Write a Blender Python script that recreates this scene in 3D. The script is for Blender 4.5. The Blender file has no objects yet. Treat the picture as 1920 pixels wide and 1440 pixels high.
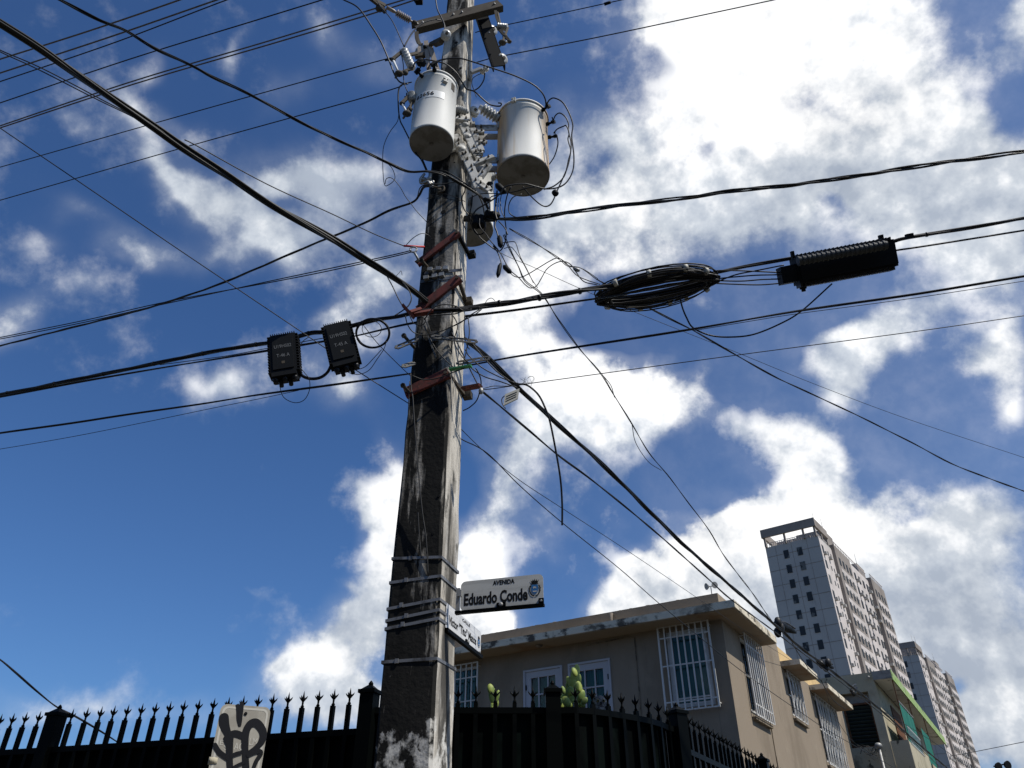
import bpy, math, random
from mathutils import Vector, Matrix
random.seed(7)
S = bpy.context.scene
COL = S.collection
rad = math.radians

# ------------------------------------------------------------------ camera
F_PX, PITCH, EYE = 1430.0, rad(34.1), Vector((0, 0, 1.6))
cam = bpy.data.cameras.new('camera'); cam.sensor_width = 36.0; cam.lens = F_PX / 1920 * 36
cam.clip_start = 0.05; cam.clip_end = 3000
camo = bpy.data.objects.new('camera', cam); COL.objects.link(camo)
camo.location = EYE; camo.rotation_euler = (rad(90) + PITCH, 0, 0)
S.camera = camo

# ------------------------------------------------------------------ light
SUN_AZ, SUN_EL = rad(121), rad(54)
SUN_DIR = Vector((math.sin(SUN_AZ) * math.cos(SUN_EL), math.cos(SUN_AZ) * math.cos(SUN_EL), math.sin(SUN_EL)))
sl = bpy.data.lights.new('sun', 'SUN'); sl.energy = 5.0; sl.angle = rad(0.5); sl.color = (1.0, 0.955, 0.88)
so = bpy.data.objects.new('sun', sl); COL.objects.link(so)
so.rotation_euler = (-SUN_DIR).to_track_quat('-Z', 'Y').to_euler()
S.view_settings.view_transform = 'Standard'; S.view_settings.look = 'None'
S.view_settings.exposure = 0.0; S.view_settings.gamma = 1.0

FW = Vector((0, math.cos(PITCH), math.sin(PITCH))); UPV = Vector((0, -math.sin(PITCH), math.cos(PITCH))); RT = Vector((1, 0, 0))

# ------------------------------------------------------------------ sky: clear blue plus clouds laid on the dome by direction
W = bpy.data.worlds.new('World'); S.world = W; W.use_nodes = True
nt = W.node_tree; nt.nodes.clear()
def N(t, **k):
    n = nt.nodes.new(t)
    for a, b in k.items(): setattr(n, a, b)
    return n
def LK(a, b): nt.links.new(a, b)
def M(op, a, b=None, c=None, clamp=False):
    n = N('ShaderNodeMath', operation=op, use_clamp=clamp)
    for i, v in enumerate((a, b, c)):
        if v is None: continue
        if isinstance(v, (int, float)): n.inputs[i].default_value = v
        else: LK(v, n.inputs[i])
    return n.outputs[0]
def MR(v, a, b, c, d, smooth=True):
    n = N('ShaderNodeMapRange', interpolation_type='SMOOTHSTEP' if smooth else 'LINEAR', clamp=True)
    LK(v, n.inputs[0])
    for i, x in zip((1, 2, 3, 4), (a, b, c, d)): n.inputs[i].default_value = x
    return n.outputs[0]
out = N('ShaderNodeOutputWorld')
sky = N('ShaderNodeTexSky', sky_type='NISHITA', sun_disc=False, sun_elevation=SUN_EL, sun_rotation=SUN_AZ,
        altitude=0, air_density=1.0, dust_density=0.9, ozone_density=2.2)
tc = N('ShaderNodeTexCoord')
DIRV = tc.outputs['Generated']
def dot(v):
    n = N('ShaderNodeVectorMath', operation='DOT_PRODUCT'); LK(DIRV, n.inputs[0]); n.inputs[1].default_value = v
    return n.outputs['Value']
A_, B_, C_ = dot(RT), dot(UPV), dot(FW)
Cc = M('MAXIMUM', C_, 0.12)
ux = M('ADD', M('MULTIPLY', M('DIVIDE', A_, Cc), 1.43), 0.96)
uy = M('SUBTRACT', 0.72, M('MULTIPLY', M('DIVIDE', B_, Cc), 1.43))
comb = N('ShaderNodeCombineXYZ'); LK(ux, comb.inputs[0]); LK(uy, comb.inputs[1])
def noise(vec, scale, detail, rough, off=(0, 0, 0), dist=0.0):
    mp = N('ShaderNodeMapping'); LK(vec, mp.inputs[0]); mp.inputs['Location'].default_value = off
    n = N('ShaderNodeTexNoise'); n.inputs['Scale'].default_value = scale; n.inputs['Detail'].default_value = detail
    n.inputs['Roughness'].default_value = rough; n.inputs['Distortion'].default_value = dist
    LK(mp.outputs[0], n.inputs['Vector'])
    return n
# a gentle domain warp makes the outlines of the blobs uneven
wn = noise(DIRV, 5.0, 3, 0.6)
wsub = N('ShaderNodeVectorMath', operation='SUBTRACT'); LK(wn.outputs['Color'], wsub.inputs[0]); wsub.inputs[1].default_value = (0.5, 0.5, 0.5)
wsc = N('ShaderNodeVectorMath', operation='SCALE'); LK(wsub.outputs[0], wsc.inputs[0]); wsc.inputs['Scale'].default_value = 0.26
wad = N('ShaderNodeVectorMath', operation='ADD'); LK(comb.outputs[0], wad.inputs[0]); LK(wsc.outputs[0], wad.inputs[1])
flat = N('ShaderNodeVectorMath', operation='MULTIPLY'); LK(wad.outputs[0], flat.inputs[0]); flat.inputs[1].default_value = (1, 1, 0)
UV = flat.outputs[0]
ROTS = {}
def rotated(k):
    """the plane turned by k * 22.5 degrees, shared by all blobs of that tilt"""
    k %= 8
    if k not in ROTS:
        c, sn = math.cos(k * math.pi / 8), math.sin(k * math.pi / 8)
        cb = N('ShaderNodeCombineXYZ')
        for i, ax in enumerate(((c, sn, 0), (-sn, c, 0))):
            d = N('ShaderNodeVectorMath', operation='DOT_PRODUCT'); LK(UV, d.inputs[0]); d.inputs[1].default_value = ax
            LK(d.outputs['Value'], cb.inputs[i])
        ROTS[k] = cb.outputs[0]
    return ROTS[k]
def blobs(lst):
    """sum of soft ellipses (x, y, rx, ry, tilt, weight)"""
    acc = None; cur = {}; cnt = 0
    for cx, cy, rx, ry, rot, w in lst:
        k = round(rot / 22.5) % 8
        if cnt % 12 == 0: cur = {}
        if k not in cur:
            if acc is None: cur[k] = rotated(k)
            else:  # a vanishing link to the sum so far keeps the shader evaluating in order
                ma = N('ShaderNodeVectorMath', operation='MULTIPLY_ADD'); LK(acc, ma.inputs[0]); ma.inputs[1].default_value = (1e-7, 1e-7, 0); LK(rotated(k), ma.inputs[2])
                cur[k] = ma.outputs[0]
        c, sn = math.cos(k * math.pi / 8), math.sin(k * math.pi / 8)
        px, py = (c * cx + sn * cy) / 1000, (-sn * cx + c * cy) / 1000
        sx, sy = 1000 / rx, 1000 / ry
        m1 = N('ShaderNodeVectorMath', operation='MULTIPLY_ADD'); LK(cur[k], m1.inputs[0]); m1.inputs[1].default_value = (sx, sy, 0); m1.inputs[2].default_value = (-px * sx, -py * sy, 0)
        dd = N('ShaderNodeVectorMath', operation='DOT_PRODUCT'); LK(m1.outputs[0], dd.inputs[0]); LK(m1.outputs[0], dd.inputs[1])
        g = M('POWER', 0.264, dd.outputs['Value'])
        acc = M('MULTIPLY', g, w) if acc is None else M('MULTIPLY_ADD', g, w, acc)
        cnt += 1
    return acc
CLOUD = [  # x, y, rx, ry, tilt, weight : thousandths of the gnomonic plane round the view direction
 # bright bank, upper right
 (1310, 60, 170, 100, 0, .8), (1500, 130, 250, 180, 22, .9), (1700, 130, 220, 180, 0, .9), (1580, 300, 270, 140, 0, .75),
 (1320, 210, 120, 90, 22, .5), (1400, 410, 230, 90, 0, .6), (1750, 330, 200, 130, 0, .6), (1600, 400, 160, 80, 0, .4),
 (1860, 470, 110, 150, 0, .6), (2050, 250, 160, 300, 0, .6), (1905, 40, 50, 60, 0, .5), (1910, 330, 90, 60, 0, .4),
 (1740, 470, 90, 60, 0, .4), (1640, 520, 60, 40, 0, .35), (1450, 20, 300, 60, 0, .3), (1480, 330, 200, 100, 0, .45), (1780, 420, 160, 100, 0, .35), (1300, 330, 120, 80, 0, .3),
 # torn veils between the transformers and the bank
 (1140, 330, 100, 100, 0, .7), (1200, 270, 110, 70, -45, .45), (1220, 400, 140, 90, 0, .6), (1130, 470, 120, 70, 22, .6), (1250, 350, 70, 50, 0, .3),
 (1080, 250, 60, 90, 0, .3), (1300, 470, 90, 50, 0, .3), (1060, 400, 80, 60, 0, .4), (980, 150, 50, 50, 22, .28), (1180, 510, 90, 40, 0, .3),
 # right of the pole
 (1000, 500, 100, 70, 22, .8), (920, 590, 110, 80, 0, .8), (990, 640, 70, 45, 0, .5), (930, 500, 60, 60, 0, .4),
 (1110, 720, 170, 90, 22, .9), (1040, 800, 150, 80, 0, .5), (980, 870, 120, 70, -45, .55), (1240, 800, 110, 70, 0, .7), (1330, 770, 70, 40, 0, .32),
 (930, 960, 110, 50, -45, .5), (1020, 1000, 90, 50, -22, .45), (1080, 940, 60, 40, 0, .3), (1190, 870, 80, 40, 0, .3),
 (1480, 810, 140, 80, 0, .9), (1500, 890, 90, 50, 0, .5), (1570, 850, 70, 50, 0, .4),
 (1310, 705, 26, 40, -22, .5), (1590, 660, 110, 60, -22, .8), (1520, 640, 50, 30, 0, .4), (1690, 600, 120, 60, -22, .6), (1810, 700, 120, 60, 0, .7),
 (1890, 770, 50, 50, 0, .6), (1870, 640, 90, 90, 0, .5), (1800, 830, 60, 40, 0, .3), (1870, 930, 80, 50, 0, .3),
 # low cumulus along the bottom
 (1240, 1090, 130, 70, -22, 1.0), (1370, 1010, 110, 70, -22, .9), (1450, 950, 110, 50, 0, .8), (1130, 1150, 80, 40, -22, .8), (1190, 1060, 50, 40, 0, .4),
 (1600, 990, 180, 90, 0, .9), (1780, 1040, 200, 110, 0, .9), (1750, 1230, 280, 190, 0, 1.0), (1900, 1330, 230, 180, 0, 1.0),
 (1450, 1150, 240, 110, 0, .9), (1850, 980, 110, 50, 0, .4), (1520, 930, 60, 30, 0, .5), (1300, 1180, 200, 60, 0, .8),
 # behind and left of the pole, low
 (725, 910, 65, 65, 0, 1.1), (700, 990, 60, 65, 0, 1.0), (760, 1050, 110, 80, 0, 1.0), (900, 1045, 55, 60, 0, 1.2), (900, 1160, 80, 60, 0, 1.2), (650, 890, 40, 20, 0, .3),
 (700, 1150, 90, 60, 0, 1.0), (640, 1200, 90, 70, 0, 1.0), (600, 1300, 120, 80, 0, 1.0), (540, 1240, 34, 20, -22, .45), (690, 1290, 90, 60, 0, .6),
 (60, 1350, 140, 44, 0, .5), (170, 1330, 80, 22, -22, .3), (350, 1360, 120, 34, 0, .4), (470, 1095, 70, 12, 22, .3), (385, 1062, 40, 12, 0, .22), (640, 1085, 40, 14, 0, .3),
 # soft veils, left half
 (540, 330, 110, 60, 0, 0.65), (400, 350, 110, 50, 45, 0.59), (470, 410, 130, 50, 45, 0.59), (620, 380, 130, 60, 22, 0.65), (700, 320, 80, 55, 0, 0.45), (320, 290, 100, 34, 45, 0.52),
 (310, 460, 130, 40, 0, 0.55), (520, 460, 150, 50, 0, 0.55), (240, 480, 60, 30, 0, 0.28), (250, 200, 80, 26, 45, 0.39), (280, 120, 45, 22, -68, 0.49), (440, 120, 14, 45, 0, 0.39),
 (650, 570, 110, 50, -22, 0.72), (720, 530, 90, 60, 0, 0.59), (700, 640, 110, 50, 0, 0.59), (450, 720, 80, 40, 0, 0.65), (650, 740, 70, 50, 0, 0.65), (380, 700, 40, 30, 0, 0.33),
 (580, 690, 80, 40, 0, 0.45), (15, 580, 45, 45, 0, .75), (50, 460, 50, 30, 0, 0.40), (130, 540, 80, 40, 0, 0.36), (600, 80, 70, 40, 45, 0.42), (700, 120, 50, 50, 0, 0.39),
 (170, 390, 80, 22, 22, 0.33), (790, 420, 60, 60, 0, 0.52), (350, 230, 100, 30, 22, 0.33), (560, 180, 60, 40, 0, 0.29), (120, 400, 60, 30, 0, 0.26), (170, 250, 60, 22, 0, 0.26),
]
HOLES = [(250, 1050, 300, 200, 0, .55), (130, 780, 220, 110, 0, .4), (550, 980, 70, 120, 0, .4), (600, 860, 90, 50, 0, .3), (1600, 425, 60, 30, 0, .6), (1325, 255, 50, 30, -22, .45), (1240, 110, 40, 40, 0, .4), (1320, 540, 90, 36, 0, .6), (1560, 570, 110, 30, -22, .5), (1240, 640, 160, 40, 0, .5), (1420, 710, 110, 40, 0, .5),
 (1330, 900, 80, 70, 0, .6), (1710, 830, 80, 80, 0, .6), (1895, 190, 36, 50, 0, .7), (1120, 300, 40, 30, 0, .4),
 (1790, 1270, 34, 40, -22, .9), (1690, 970, 50, 22, 0, .5), (1150, 600, 110, 50, 0, .8), (1390, 830, 40, 60, 0, .35), (870, 880, 30, 50, 0, .3), (1870, 840, 50, 40, 0, .3),
 (430, 600, 90, 40, 0, .3), (1000, 200, 40, 60, 0, .2), (560, 560, 60, 30, 0, .2)]
dens0 = blobs(CLOUD)
hole0 = blobs(HOLES)
# cover outside the frame: plain broken cloud
gen = noise(DIRV, 2.2, 3, 0.5, (5.1, 2.2, 7.7))
genv = MR(gen.outputs['Fac'], 0.52, 0.70, 0.0, 0.5)
ox = M('MAXIMUM', M('SUBTRACT', ux, 2.05), M('SUBTRACT', -0.15, ux))
oy = M('MAXIMUM', M('SUBTRACT', uy, 1.55), M('SUBTRACT', -0.15, uy))
outw = MR(M('MAXIMUM', ox, oy), 0.0, 0.35, 0.0, 1.0)
fr1 = noise(DIRV, 9.0, 8, 0.60, (1.3, 4.4, 2.0))
fr2 = noise(DIRV, 30.0, 6, 0.62, (3.3, 1.4, 9.0))
nz = M('ADD', M('MULTIPLY', M('SUBTRACT', fr1.outputs['Fac'], 0.5), 2.3), M('MULTIPLY', M('SUBTRACT', fr2.outputs['Fac'], 0.5), 0.68))
base = M('ADD', M('SUBTRACT', dens0, hole0), M('MULTIPLY', outw, genv))
raw = M('ADD', M('MINIMUM', base, 1.2), nz)
SHARP = [(740, 960, 120, 170, 0, 1.3), (900, 1110, 120, 120, 0, 1.3), (1260, 1060, 200, 100, 0, 1.1), (1480, 950, 240, 80, 0, .9), (610, 1270, 150, 130, 0, .8),
         (1120, 720, 200, 110, 0, .7), (1480, 820, 160, 110, 0, .7), (1230, 60, 120, 110, 0, .5)]
raw = M('ADD', M('MULTIPLY', M('SUBTRACT', raw, 0.42), M('ADD', 1.0, blobs(SHARP))), 0.42)
alpha = MR(raw, 0.0, 0.98, 0.0, 1.0)
alpha = M('MULTIPLY', alpha, M('ADD', 0.46, M('MULTIPLY', MR(base, 0.3, 0.8, 0, 1), 0.54)))
# relief: thicker parts towards the sun are white, the far side is greyer
offs = (RT * 0.55 + UPV * 0.8).normalized() * 0.022
fr1b = noise(DIRV, 9.0, 5, 0.60, tuple(Vector((1.3, 4.4, 2.0)) + offs))
rel = M('MULTIPLY', M('SUBTRACT', fr1.outputs['Fac'], fr1b.outputs['Fac']), 3.2)
BRIGHT = [(1300, 90, 260, 200, 0, .5), (1500, 160, 330, 200, 0, .5), (1700, 200, 200, 160, 0, .25), (960, 560, 180, 130, 0, .6), (1130, 720, 200, 120, 0, .38), (1480, 840, 160, 120, 0, .3),
 (720, 950, 130, 170, 0, .55), (900, 1110, 120, 130, 0, .55), (1300, 1050, 260, 130, 0, .45), (1560, 980, 240, 70, 0, .6), (1900, 700, 130, 150, 0, .35),
 (560, 1230, 160, 60, 0, .25), (30, 590, 80, 80, 0, .3), (1900, 1330, 120, 90, 0, .35), (1180, 400, 100, 80, 0, .3)]
GREY = [(1450, 370, 260, 110, 0, .24), (1750, 1180, 260, 120, 0, .12), (1700, 380, 160, 100, 0, .12), (640, 1300, 120, 80, 0, .18), (1430, 1000, 60, 40, 0, .1), 
 (1520, 1040, 60, 40, 0, .2), (540, 400, 360, 180, 0, .22), (1880, 1200, 200, 150, 0, .08)]
bl = M('SUBTRACT', blobs(BRIGHT), blobs(GREY))
low = noise(DIRV, 5.0, 4, 0.55, (9.0, 3.0, 1.0))
# thin bright haze round the clouds
veil = M('MULTIPLY', MR(base, -0.05, 0.75, 0.0, 1.0), M('MULTIPLY_ADD', fr1.outputs['Fac'], 0.5, 0.0))
alpha = M('MAXIMUM', M('MAXIMUM', alpha, veil), MR(ux, 0.85, 1.7, 0.0, 0.13))
shade = M('ADD', M('ADD', M('ADD', 0.42, bl), rel), M('MULTIPLY', M('SUBTRACT', low.outputs['Fac'], 0.5), 1.1))
shade = M('ADD', shade, M('MULTIPLY', M('SUBTRACT', fr2.outputs['Fac'], 0.5), 0.28), clamp=True)
cr = N('ShaderNodeValToRGB'); LK(shade, cr.inputs[0])
cr.color_ramp.elements[0].position = 0.0; cr.color_ramp.elements[0].color = (0.44, 0.50, 0.60, 1)
cr.color_ramp.elements[1].position = 1.0; cr.color_ramp.elements[1].color = (1.12, 1.12, 1.12, 1)
e = cr.color_ramp.elements.new(0.45); e.color = (0.64, 0.69, 0.76, 1)
e = cr.color_ramp.elements.new(0.75); e.color = (0.92, 0.94, 0.97, 1)
skyg = N('ShaderNodeVectorMath', operation='MULTIPLY'); LK(sky.outputs[0], skyg.inputs[0]); skyg.inputs[1].default_value = (0.60, 0.94, 1.38)
SKY_STRENGTH = 0.076
cl = N('ShaderNodeVectorMath', operation='SCALE'); LK(cr.outputs[0], cl.inputs[0])
LK(M('MULTIPLY', M('ADD', M('MULTIPLY_ADD', fr1.outputs['Fac'], 0.34, 0.70), M('MULTIPLY', low.outputs['Fac'], 0.26)), 1.0 / SKY_STRENGTH), cl.inputs['Scale'])
mix = N('ShaderNodeMix', data_type='RGBA'); LK(alpha, mix.inputs[0]); LK(skyg.outputs[0], mix.inputs[6]); LK(cl.outputs[0], mix.inputs[7])
bg = N('ShaderNodeBackground'); LK(mix.outputs[2], bg.inputs[0]); bg.inputs[1].default_value = SKY_STRENGTH
LK(bg.outputs[0], out.inputs[0])
W.cycles.sampling_method = 'MANUAL'; W.cycles.sample_map_resolution = 512
# ------------------------------------------------------------------ helpers
def ray(x, y): return FW + RT * ((x - 960) / F_PX) - UPV * ((y - 720) / F_PX)
def at(x, y, t): return EYE + ray(x, y) * t
def atY(x, y, Y):
    d = ray(x, y); return EYE + d * (Y / d.y)
def tY(x, y, Y): return Y / ray(x, y).y
def tZ(x, y, z): return (z - EYE.z) / ray(x, y).z
def onp(x, y, P, n):
    d = ray(x, y); return EYE + d * ((P - EYE).dot(n) / d.dot(n))
def az(a): return Vector((math.sin(rad(a)), math.cos(rad(a)), 0))
Z = Vector((0, 0, 1))

class MB:
    def __init__(s): s.v = []; s.f = []; s.sm = []
    def add(s, vs, fs, smooth=False):
        o = len(s.v); s.v += [Vector(v) for v in vs]
        for f in fs: s.f.append([o + i for i in f]); s.sm.append(smooth)
        return s
    def box(s, c, dx, dy, dz):
        """box round centre c with half-extent vectors"""
        c, dx, dy, dz = map(Vector, (c, dx, dy, dz))
        vs = [c + a * dx + b * dy + e * dz for a in (-1, 1) for b in (-1, 1) for e in (-1, 1)]
        fs = [(0, 1, 3, 2), (4, 6, 7, 5), (0, 4, 5, 1), (2, 3, 7, 6), (0, 2, 6, 4), (1, 5, 7, 3)]
        if dx.cross(dy).dot(dz) < 0: fs = [f[::-1] for f in fs]
        return s.add(vs, fs)
    def bar(s, a, b, w, h, up=Z):
        a, b = Vector(a), Vector(b); d = (b - a); x = d.normalized(); y = Vector(up).cross(x)
        if y.length < 1e-4: y = Vector((1, 0, 0)).cross(x)
        y.normalize(); z = x.cross(y)
        return s.box((a + b) / 2, d / 2, y * w / 2, z * h / 2)
    def tube(s, pts, r, n=6, caps=True):
        pts = [Vector(p) for p in pts]
        if len(pts) < 2: return s
        rr = r if isinstance(r, (list, tuple)) else [r] * len(pts)
        t = (pts[1] - pts[0]).normalized(); u = t.cross(Z)
        if u.length < 1e-3: u = t.cross(Vector((1, 0, 0)))
        u.normalize(); vs = []
        for i, p in enumerate(pts):
            if i == 0: tt = pts[1] - pts[0]
            elif i == len(pts) - 1: tt = pts[-1] - pts[-2]
            else: tt = pts[i + 1] - pts[i - 1]
            if tt.length < 1e-9: tt = t
            tt = tt.normalized(); u = u - tt * u.dot(tt)
            if u.length < 1e-6: u = tt.orthogonal()
            u.normalize(); w = tt.cross(u)
            for k in range(n):
                a = 2 * math.pi * k / n; vs.append(p + (u * math.cos(a) + w * math.sin(a)) * rr[i])
        fs = []
        for i in range(len(pts) - 1):
            for k in range(n):
                k2 = (k + 1) % n; fs.append((i * n + k, i * n + k2, (i + 1) * n + k2, (i + 1) * n + k))
        s.add(vs, fs, True)
        if caps:
            o = len(s.v) - len(vs)
            s.f.append([o + k for k in range(n)][::-1]); s.sm.append(False)
            s.f.append([o + (len(pts) - 1) * n + k for k in range(n)]); s.sm.append(False)
        return s
    def lathe(s, base, axis, prof, n=24, smooth=True):
        """profile of (radius, height) along axis"""
        axis = Vector(axis).normalized(); u = axis.orthogonal().normalized(); w = axis.cross(u); vs = []
        for r, h in prof:
            for k in range(n):
                a = 2 * math.pi * k / n; vs.append(Vector(base) + axis * h + (u * math.cos(a) + w * math.sin(a)) * max(r, 1e-4))
        fs = []
        for i in range(len(prof) - 1):
            for k in range(n):
                k2 = (k + 1) % n; fs.append((i * n + k, i * n + k2, (i + 1) * n + k2, (i + 1) * n + k))
        s.add(vs, fs, smooth)
        o = len(s.v) - len(vs)
        s.f.append([o + k for k in range(n)][::-1]); s.sm.append(False)
        s.f.append([o + (len(prof) - 1) * n + k for k in range(n)]); s.sm.append(False)
        return s
    def prism(s, poly, ext):
        """closed polygon (points in order) extruded by vector"""
        poly = [Vector(p) for p in poly]; n = len(poly); ext = Vector(ext)
        vs = poly + [p + ext for p in poly]
        nrm = Vector((0, 0, 0))
        for i in range(n): nrm += (poly[i] - poly[0]).cross(poly[(i + 1) % n] - poly[0])
        fs = [tuple(range(n))[::-1], tuple(range(n, 2 * n))] + [(i, (i + 1) % n, n + (i + 1) % n, n + i) for i in range(n)]
        if nrm.dot(ext) < 0: fs = [f[::-1] for f in fs]
        return s.add(vs, fs)
    def ribbon(s, pts, ws, nrm, th=0.0015):
        """flat painted stroke: points on a surface, widths, surface normal"""
        L = []; R = []
        for i, p in enumerate(pts):
            a = pts[max(i - 1, 0)]; b = pts[min(i + 1, len(pts) - 1)]
            sd = nrm.cross((b - a).normalized()); w = ws[i] / 2
            L.append(p + sd * w); R.append(p - sd * w)
        return s.prism(L + R[::-1], nrm * th)
    def uvball(s, c, rx, ry, rz, n=10, m=7, X=Vector((1, 0, 0)), Y=Vector((0, 1, 0)), ZZ=Z):
        vs = []; c = Vector(c)
        for j in range(m + 1):
            ph = math.pi * j / m
            for i in range(n):
                a = 2 * math.pi * i / n
                vs.append(c + X * (rx * math.sin(ph) * math.cos(a)) + Y * (ry * math.sin(ph) * math.sin(a)) + ZZ * (rz * math.cos(ph)))
        fs = [(j * n + i, (j + 1) * n + i, (j + 1) * n + (i + 1) % n, j * n + (i + 1) % n) for j in range(m) for i in range(n)]
        return s.add(vs, fs, True)
    def build(s, name, mat, parent=None, root=None):
        me = bpy.data.meshes.new(name)
        off = Vector((0, 0, 0))
        if parent is not None:
            r = parent
            while r is not None: off += r.location; r = r.parent
        me.from_pydata([tuple(v - off) for v in s.v], [], s.f)
        me.polygons.foreach_set('use_smooth', s.sm)
        me.materials.append(mat)
        me.update()
        o = bpy.data.objects.new(name, me); COL.objects.link(o)
        if parent is not None: o.parent = parent
        return o
def thing(name, label, cat, loc=(0, 0, 0), group=None):
    o = bpy.data.objects.new(name, None); COL.objects.link(o); o.location = loc; o.empty_display_size = 0.2
    return tag(o, label, cat, group)
def tag(o, label, cat, group=None):
    o['label'] = label; o['category'] = cat
    if group: o['group'] = group
    return o
def struct(o): o['kind'] = 'structure'; return o
def copy_tree(o, parent=None):
    c = o.copy(); COL.objects.link(c); c.parent = parent
    for ch in list(o.children): copy_tree(ch, c)
    return c
def catmull(P, per=8):
    if len(P) < 3:
        return [P[0].lerp(P[1], i / 16) for i in range(17)]
    Q = [P[0] * 2 - P[1]] + list(P) + [P[-1] * 2 - P[-2]]; out = []
    for i in range(1, len(Q) - 2):
        p0, p1, p2, p3 = Q[i - 1:i + 3]
        for k in range(per):
            t = k / per
            out.append(0.5 * ((2 * p1) + (p2 - p0) * t + (2 * p0 - 5 * p1 + 4 * p2 - p3) * t * t + (3 * p1 - p0 - 3 * p2 + p3) * t ** 3))
    out.append(P[-1].copy()); return out

def text_outline(body, size, bold=0.0):
    cu = bpy.data.curves.new('lettering', 'FONT'); cu.body = body; cu.size = size; cu.offset = bold; cu.extrude = 0.0; cu.resolution_u = 3
    cu.align_x = 'LEFT'
    o = bpy.data.objects.new('lettering', cu); COL.objects.link(o)
    dg = bpy.context.evaluated_depsgraph_get(); me = bpy.data.meshes.new_from_object(o.evaluated_get(dg))
    vs = [v.co.copy() for v in me.vertices]; fs = [list(p.vertices) for p in me.polygons]
    bpy.data.objects.remove(o); bpy.data.curves.remove(cu); bpy.data.meshes.remove(me)
    return vs, fs
def put_text(mb, body, org, X, Y, width, height, bold=0.0, lift=0.002):
    """letters stretched to width x height with lower left corner at org"""
    vs, fs = text_outline(body, 1.0, bold)
    x0 = min(v.x for v in vs); x1 = max(v.x for v in vs); y0 = min(v.y for v in vs if True); y1 = max(v.y for v in vs)
    n = X.cross(Y).normalized()
    pts = [org + X * ((v.x - x0) / (x1 - x0) * width) + Y * ((v.y - y0) / (y1 - y0) * height) + n * lift for v in vs]
    mb.add(pts, fs)
    return mb

# ------------------------------------------------------------------ materials
def mat(name, col, rough=0.6, metal=0.0, spec=0.5):
    m = bpy.data.materials.new(name); m.use_nodes = True
    b = m.node_tree.nodes['Principled BSDF']
    b.inputs['Base Color'].default_value = (*col, 1); b.inputs['Roughness'].default_value = rough
    b.inputs['Metallic'].default_value = metal; b.inputs['Specular IOR Level'].default_value = spec
    return m
def layered(name, base, layers, rough=0.6, metal=0.0, bump=0.0, bscale=40, spec=None):
    """base colour with noise-driven patches: (colour, scale, low, high, strength, stretch, detail)"""
    if spec is None: spec = 0.12 if rough >= .8 else 0.3
    m = mat(name, base, rough, metal, spec); t = m.node_tree; n = t.nodes; l = t.links; b = n['Principled BSDF']
    co = n.new('ShaderNodeTexCoord'); cur = None
    for i, (col, sc, lo, hi, st, stretch, det) in enumerate(layers):
        mp = n.new('ShaderNodeMapping'); l.new(co.outputs['Object'], mp.inputs[0]); mp.inputs['Scale'].default_value = stretch
        mp.inputs['Location'].default_value = (3.1 * i, 1.7 * i, 2.3 * i)
        no = n.new('ShaderNodeTexNoise'); no.inputs['Scale'].default_value = sc; no.inputs['Detail'].default_value = det; no.inputs['Roughness'].default_value = 0.62
        l.new(mp.outputs[0], no.inputs['Vector'])
        mr = n.new('ShaderNodeMapRange'); mr.interpolation_type = 'SMOOTHSTEP'; l.new(no.outputs['Fac'], mr.inputs[0])
        mr.inputs[1].default_value = lo; mr.inputs[2].default_value = hi; mr.inputs[3].default_value = 0; mr.inputs[4].default_value = st
        mx = n.new('ShaderNodeMix'); mx.data_type = 'RGBA'; l.new(mr.outputs[0], mx.inputs[0])
        if cur is None: mx.inputs[6].default_value = (*base, 1)
        else: l.new(cur, mx.inputs[6])
        mx.inputs[7].default_value = (*col, 1); cur = mx.outputs[2]
    if cur is not None: l.new(cur, b.inputs['Base Color'])
    if bump:
        no = n.new('ShaderNodeTexNoise'); no.inputs['Scale'].default_value = bscale; no.inputs['Detail'].default_value = 6; l.new(co.outputs['Object'], no.inputs['Vector'])
        bp = n.new('ShaderNodeBump'); bp.inputs['Strength'].default_value = bump; bp.inputs['Distance'].default_value = 0.02
        l.new(no.outputs['Fac'], bp.inputs['Height']); l.new(bp.outputs[0], b.inputs['Normal'])
    return m
ONE = (1, 1, 1)
M_BLACK = mat('black_cable_jacket', (0.006, 0.006, 0.007), 0.45, spec=.3)
M_CABLE2 = layered('weathered_cable_jacket', (0.016, 0.016, 0.016), [((0.04, 0.038, 0.034), 30, .5, .75, .6, ONE, 4)], 0.5, spec=.3)
M_ALU = layered('bare_aluminium_wire', (0.11, 0.095, 0.08), [((0.2, 0.18, 0.16), 60, .45, .6, .5, ONE, 3)], 0.5, 0.3)
M_TWIST = layered('twisted_service_cable', (0.014, 0.014, 0.014), [((0.16, 0.15, 0.12), 5, .55, .75, .5, ONE, 5)], 0.4)
M_PLASTIC = layered('black_box_plastic', (0.006, 0.007, 0.008), [((0.016, 0.017, 0.018), 12, .5, .8, .5, ONE, 5)], 0.6, spec=.12)
M_DARKST = layered('dark_weathered_steel', (0.10, 0.10, 0.095), [((0.04, 0.035, 0.03), 14, .45, .65, .8, ONE, 5)], 0.6, 0.3)
M_STEEL = layered('galvanised_steel', (0.26, 0.26, 0.25), [((0.10, 0.085, 0.07), 9, .5, .72, .75, ONE, 6), ((0.55, 0.55, 0.54), 14, .55, .75, .6, ONE, 4)], 0.5, 0.35)
M_DULL = layered('dull_crossarm_steel', (0.075, 0.064, 0.050), [((0.045, 0.037, 0.03), 9, .45, .7, .7, ONE, 6)], 0.8, 0.0)
M_RUST = layered('rusty_red_paint', (0.13, 0.030, 0.022), [((0.045, 0.02, 0.016), 14, .45, .65, .8, ONE, 6), ((0.2, 0.06, 0.04), 22, .55, .75, .5, ONE, 4)], 0.75)
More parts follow.
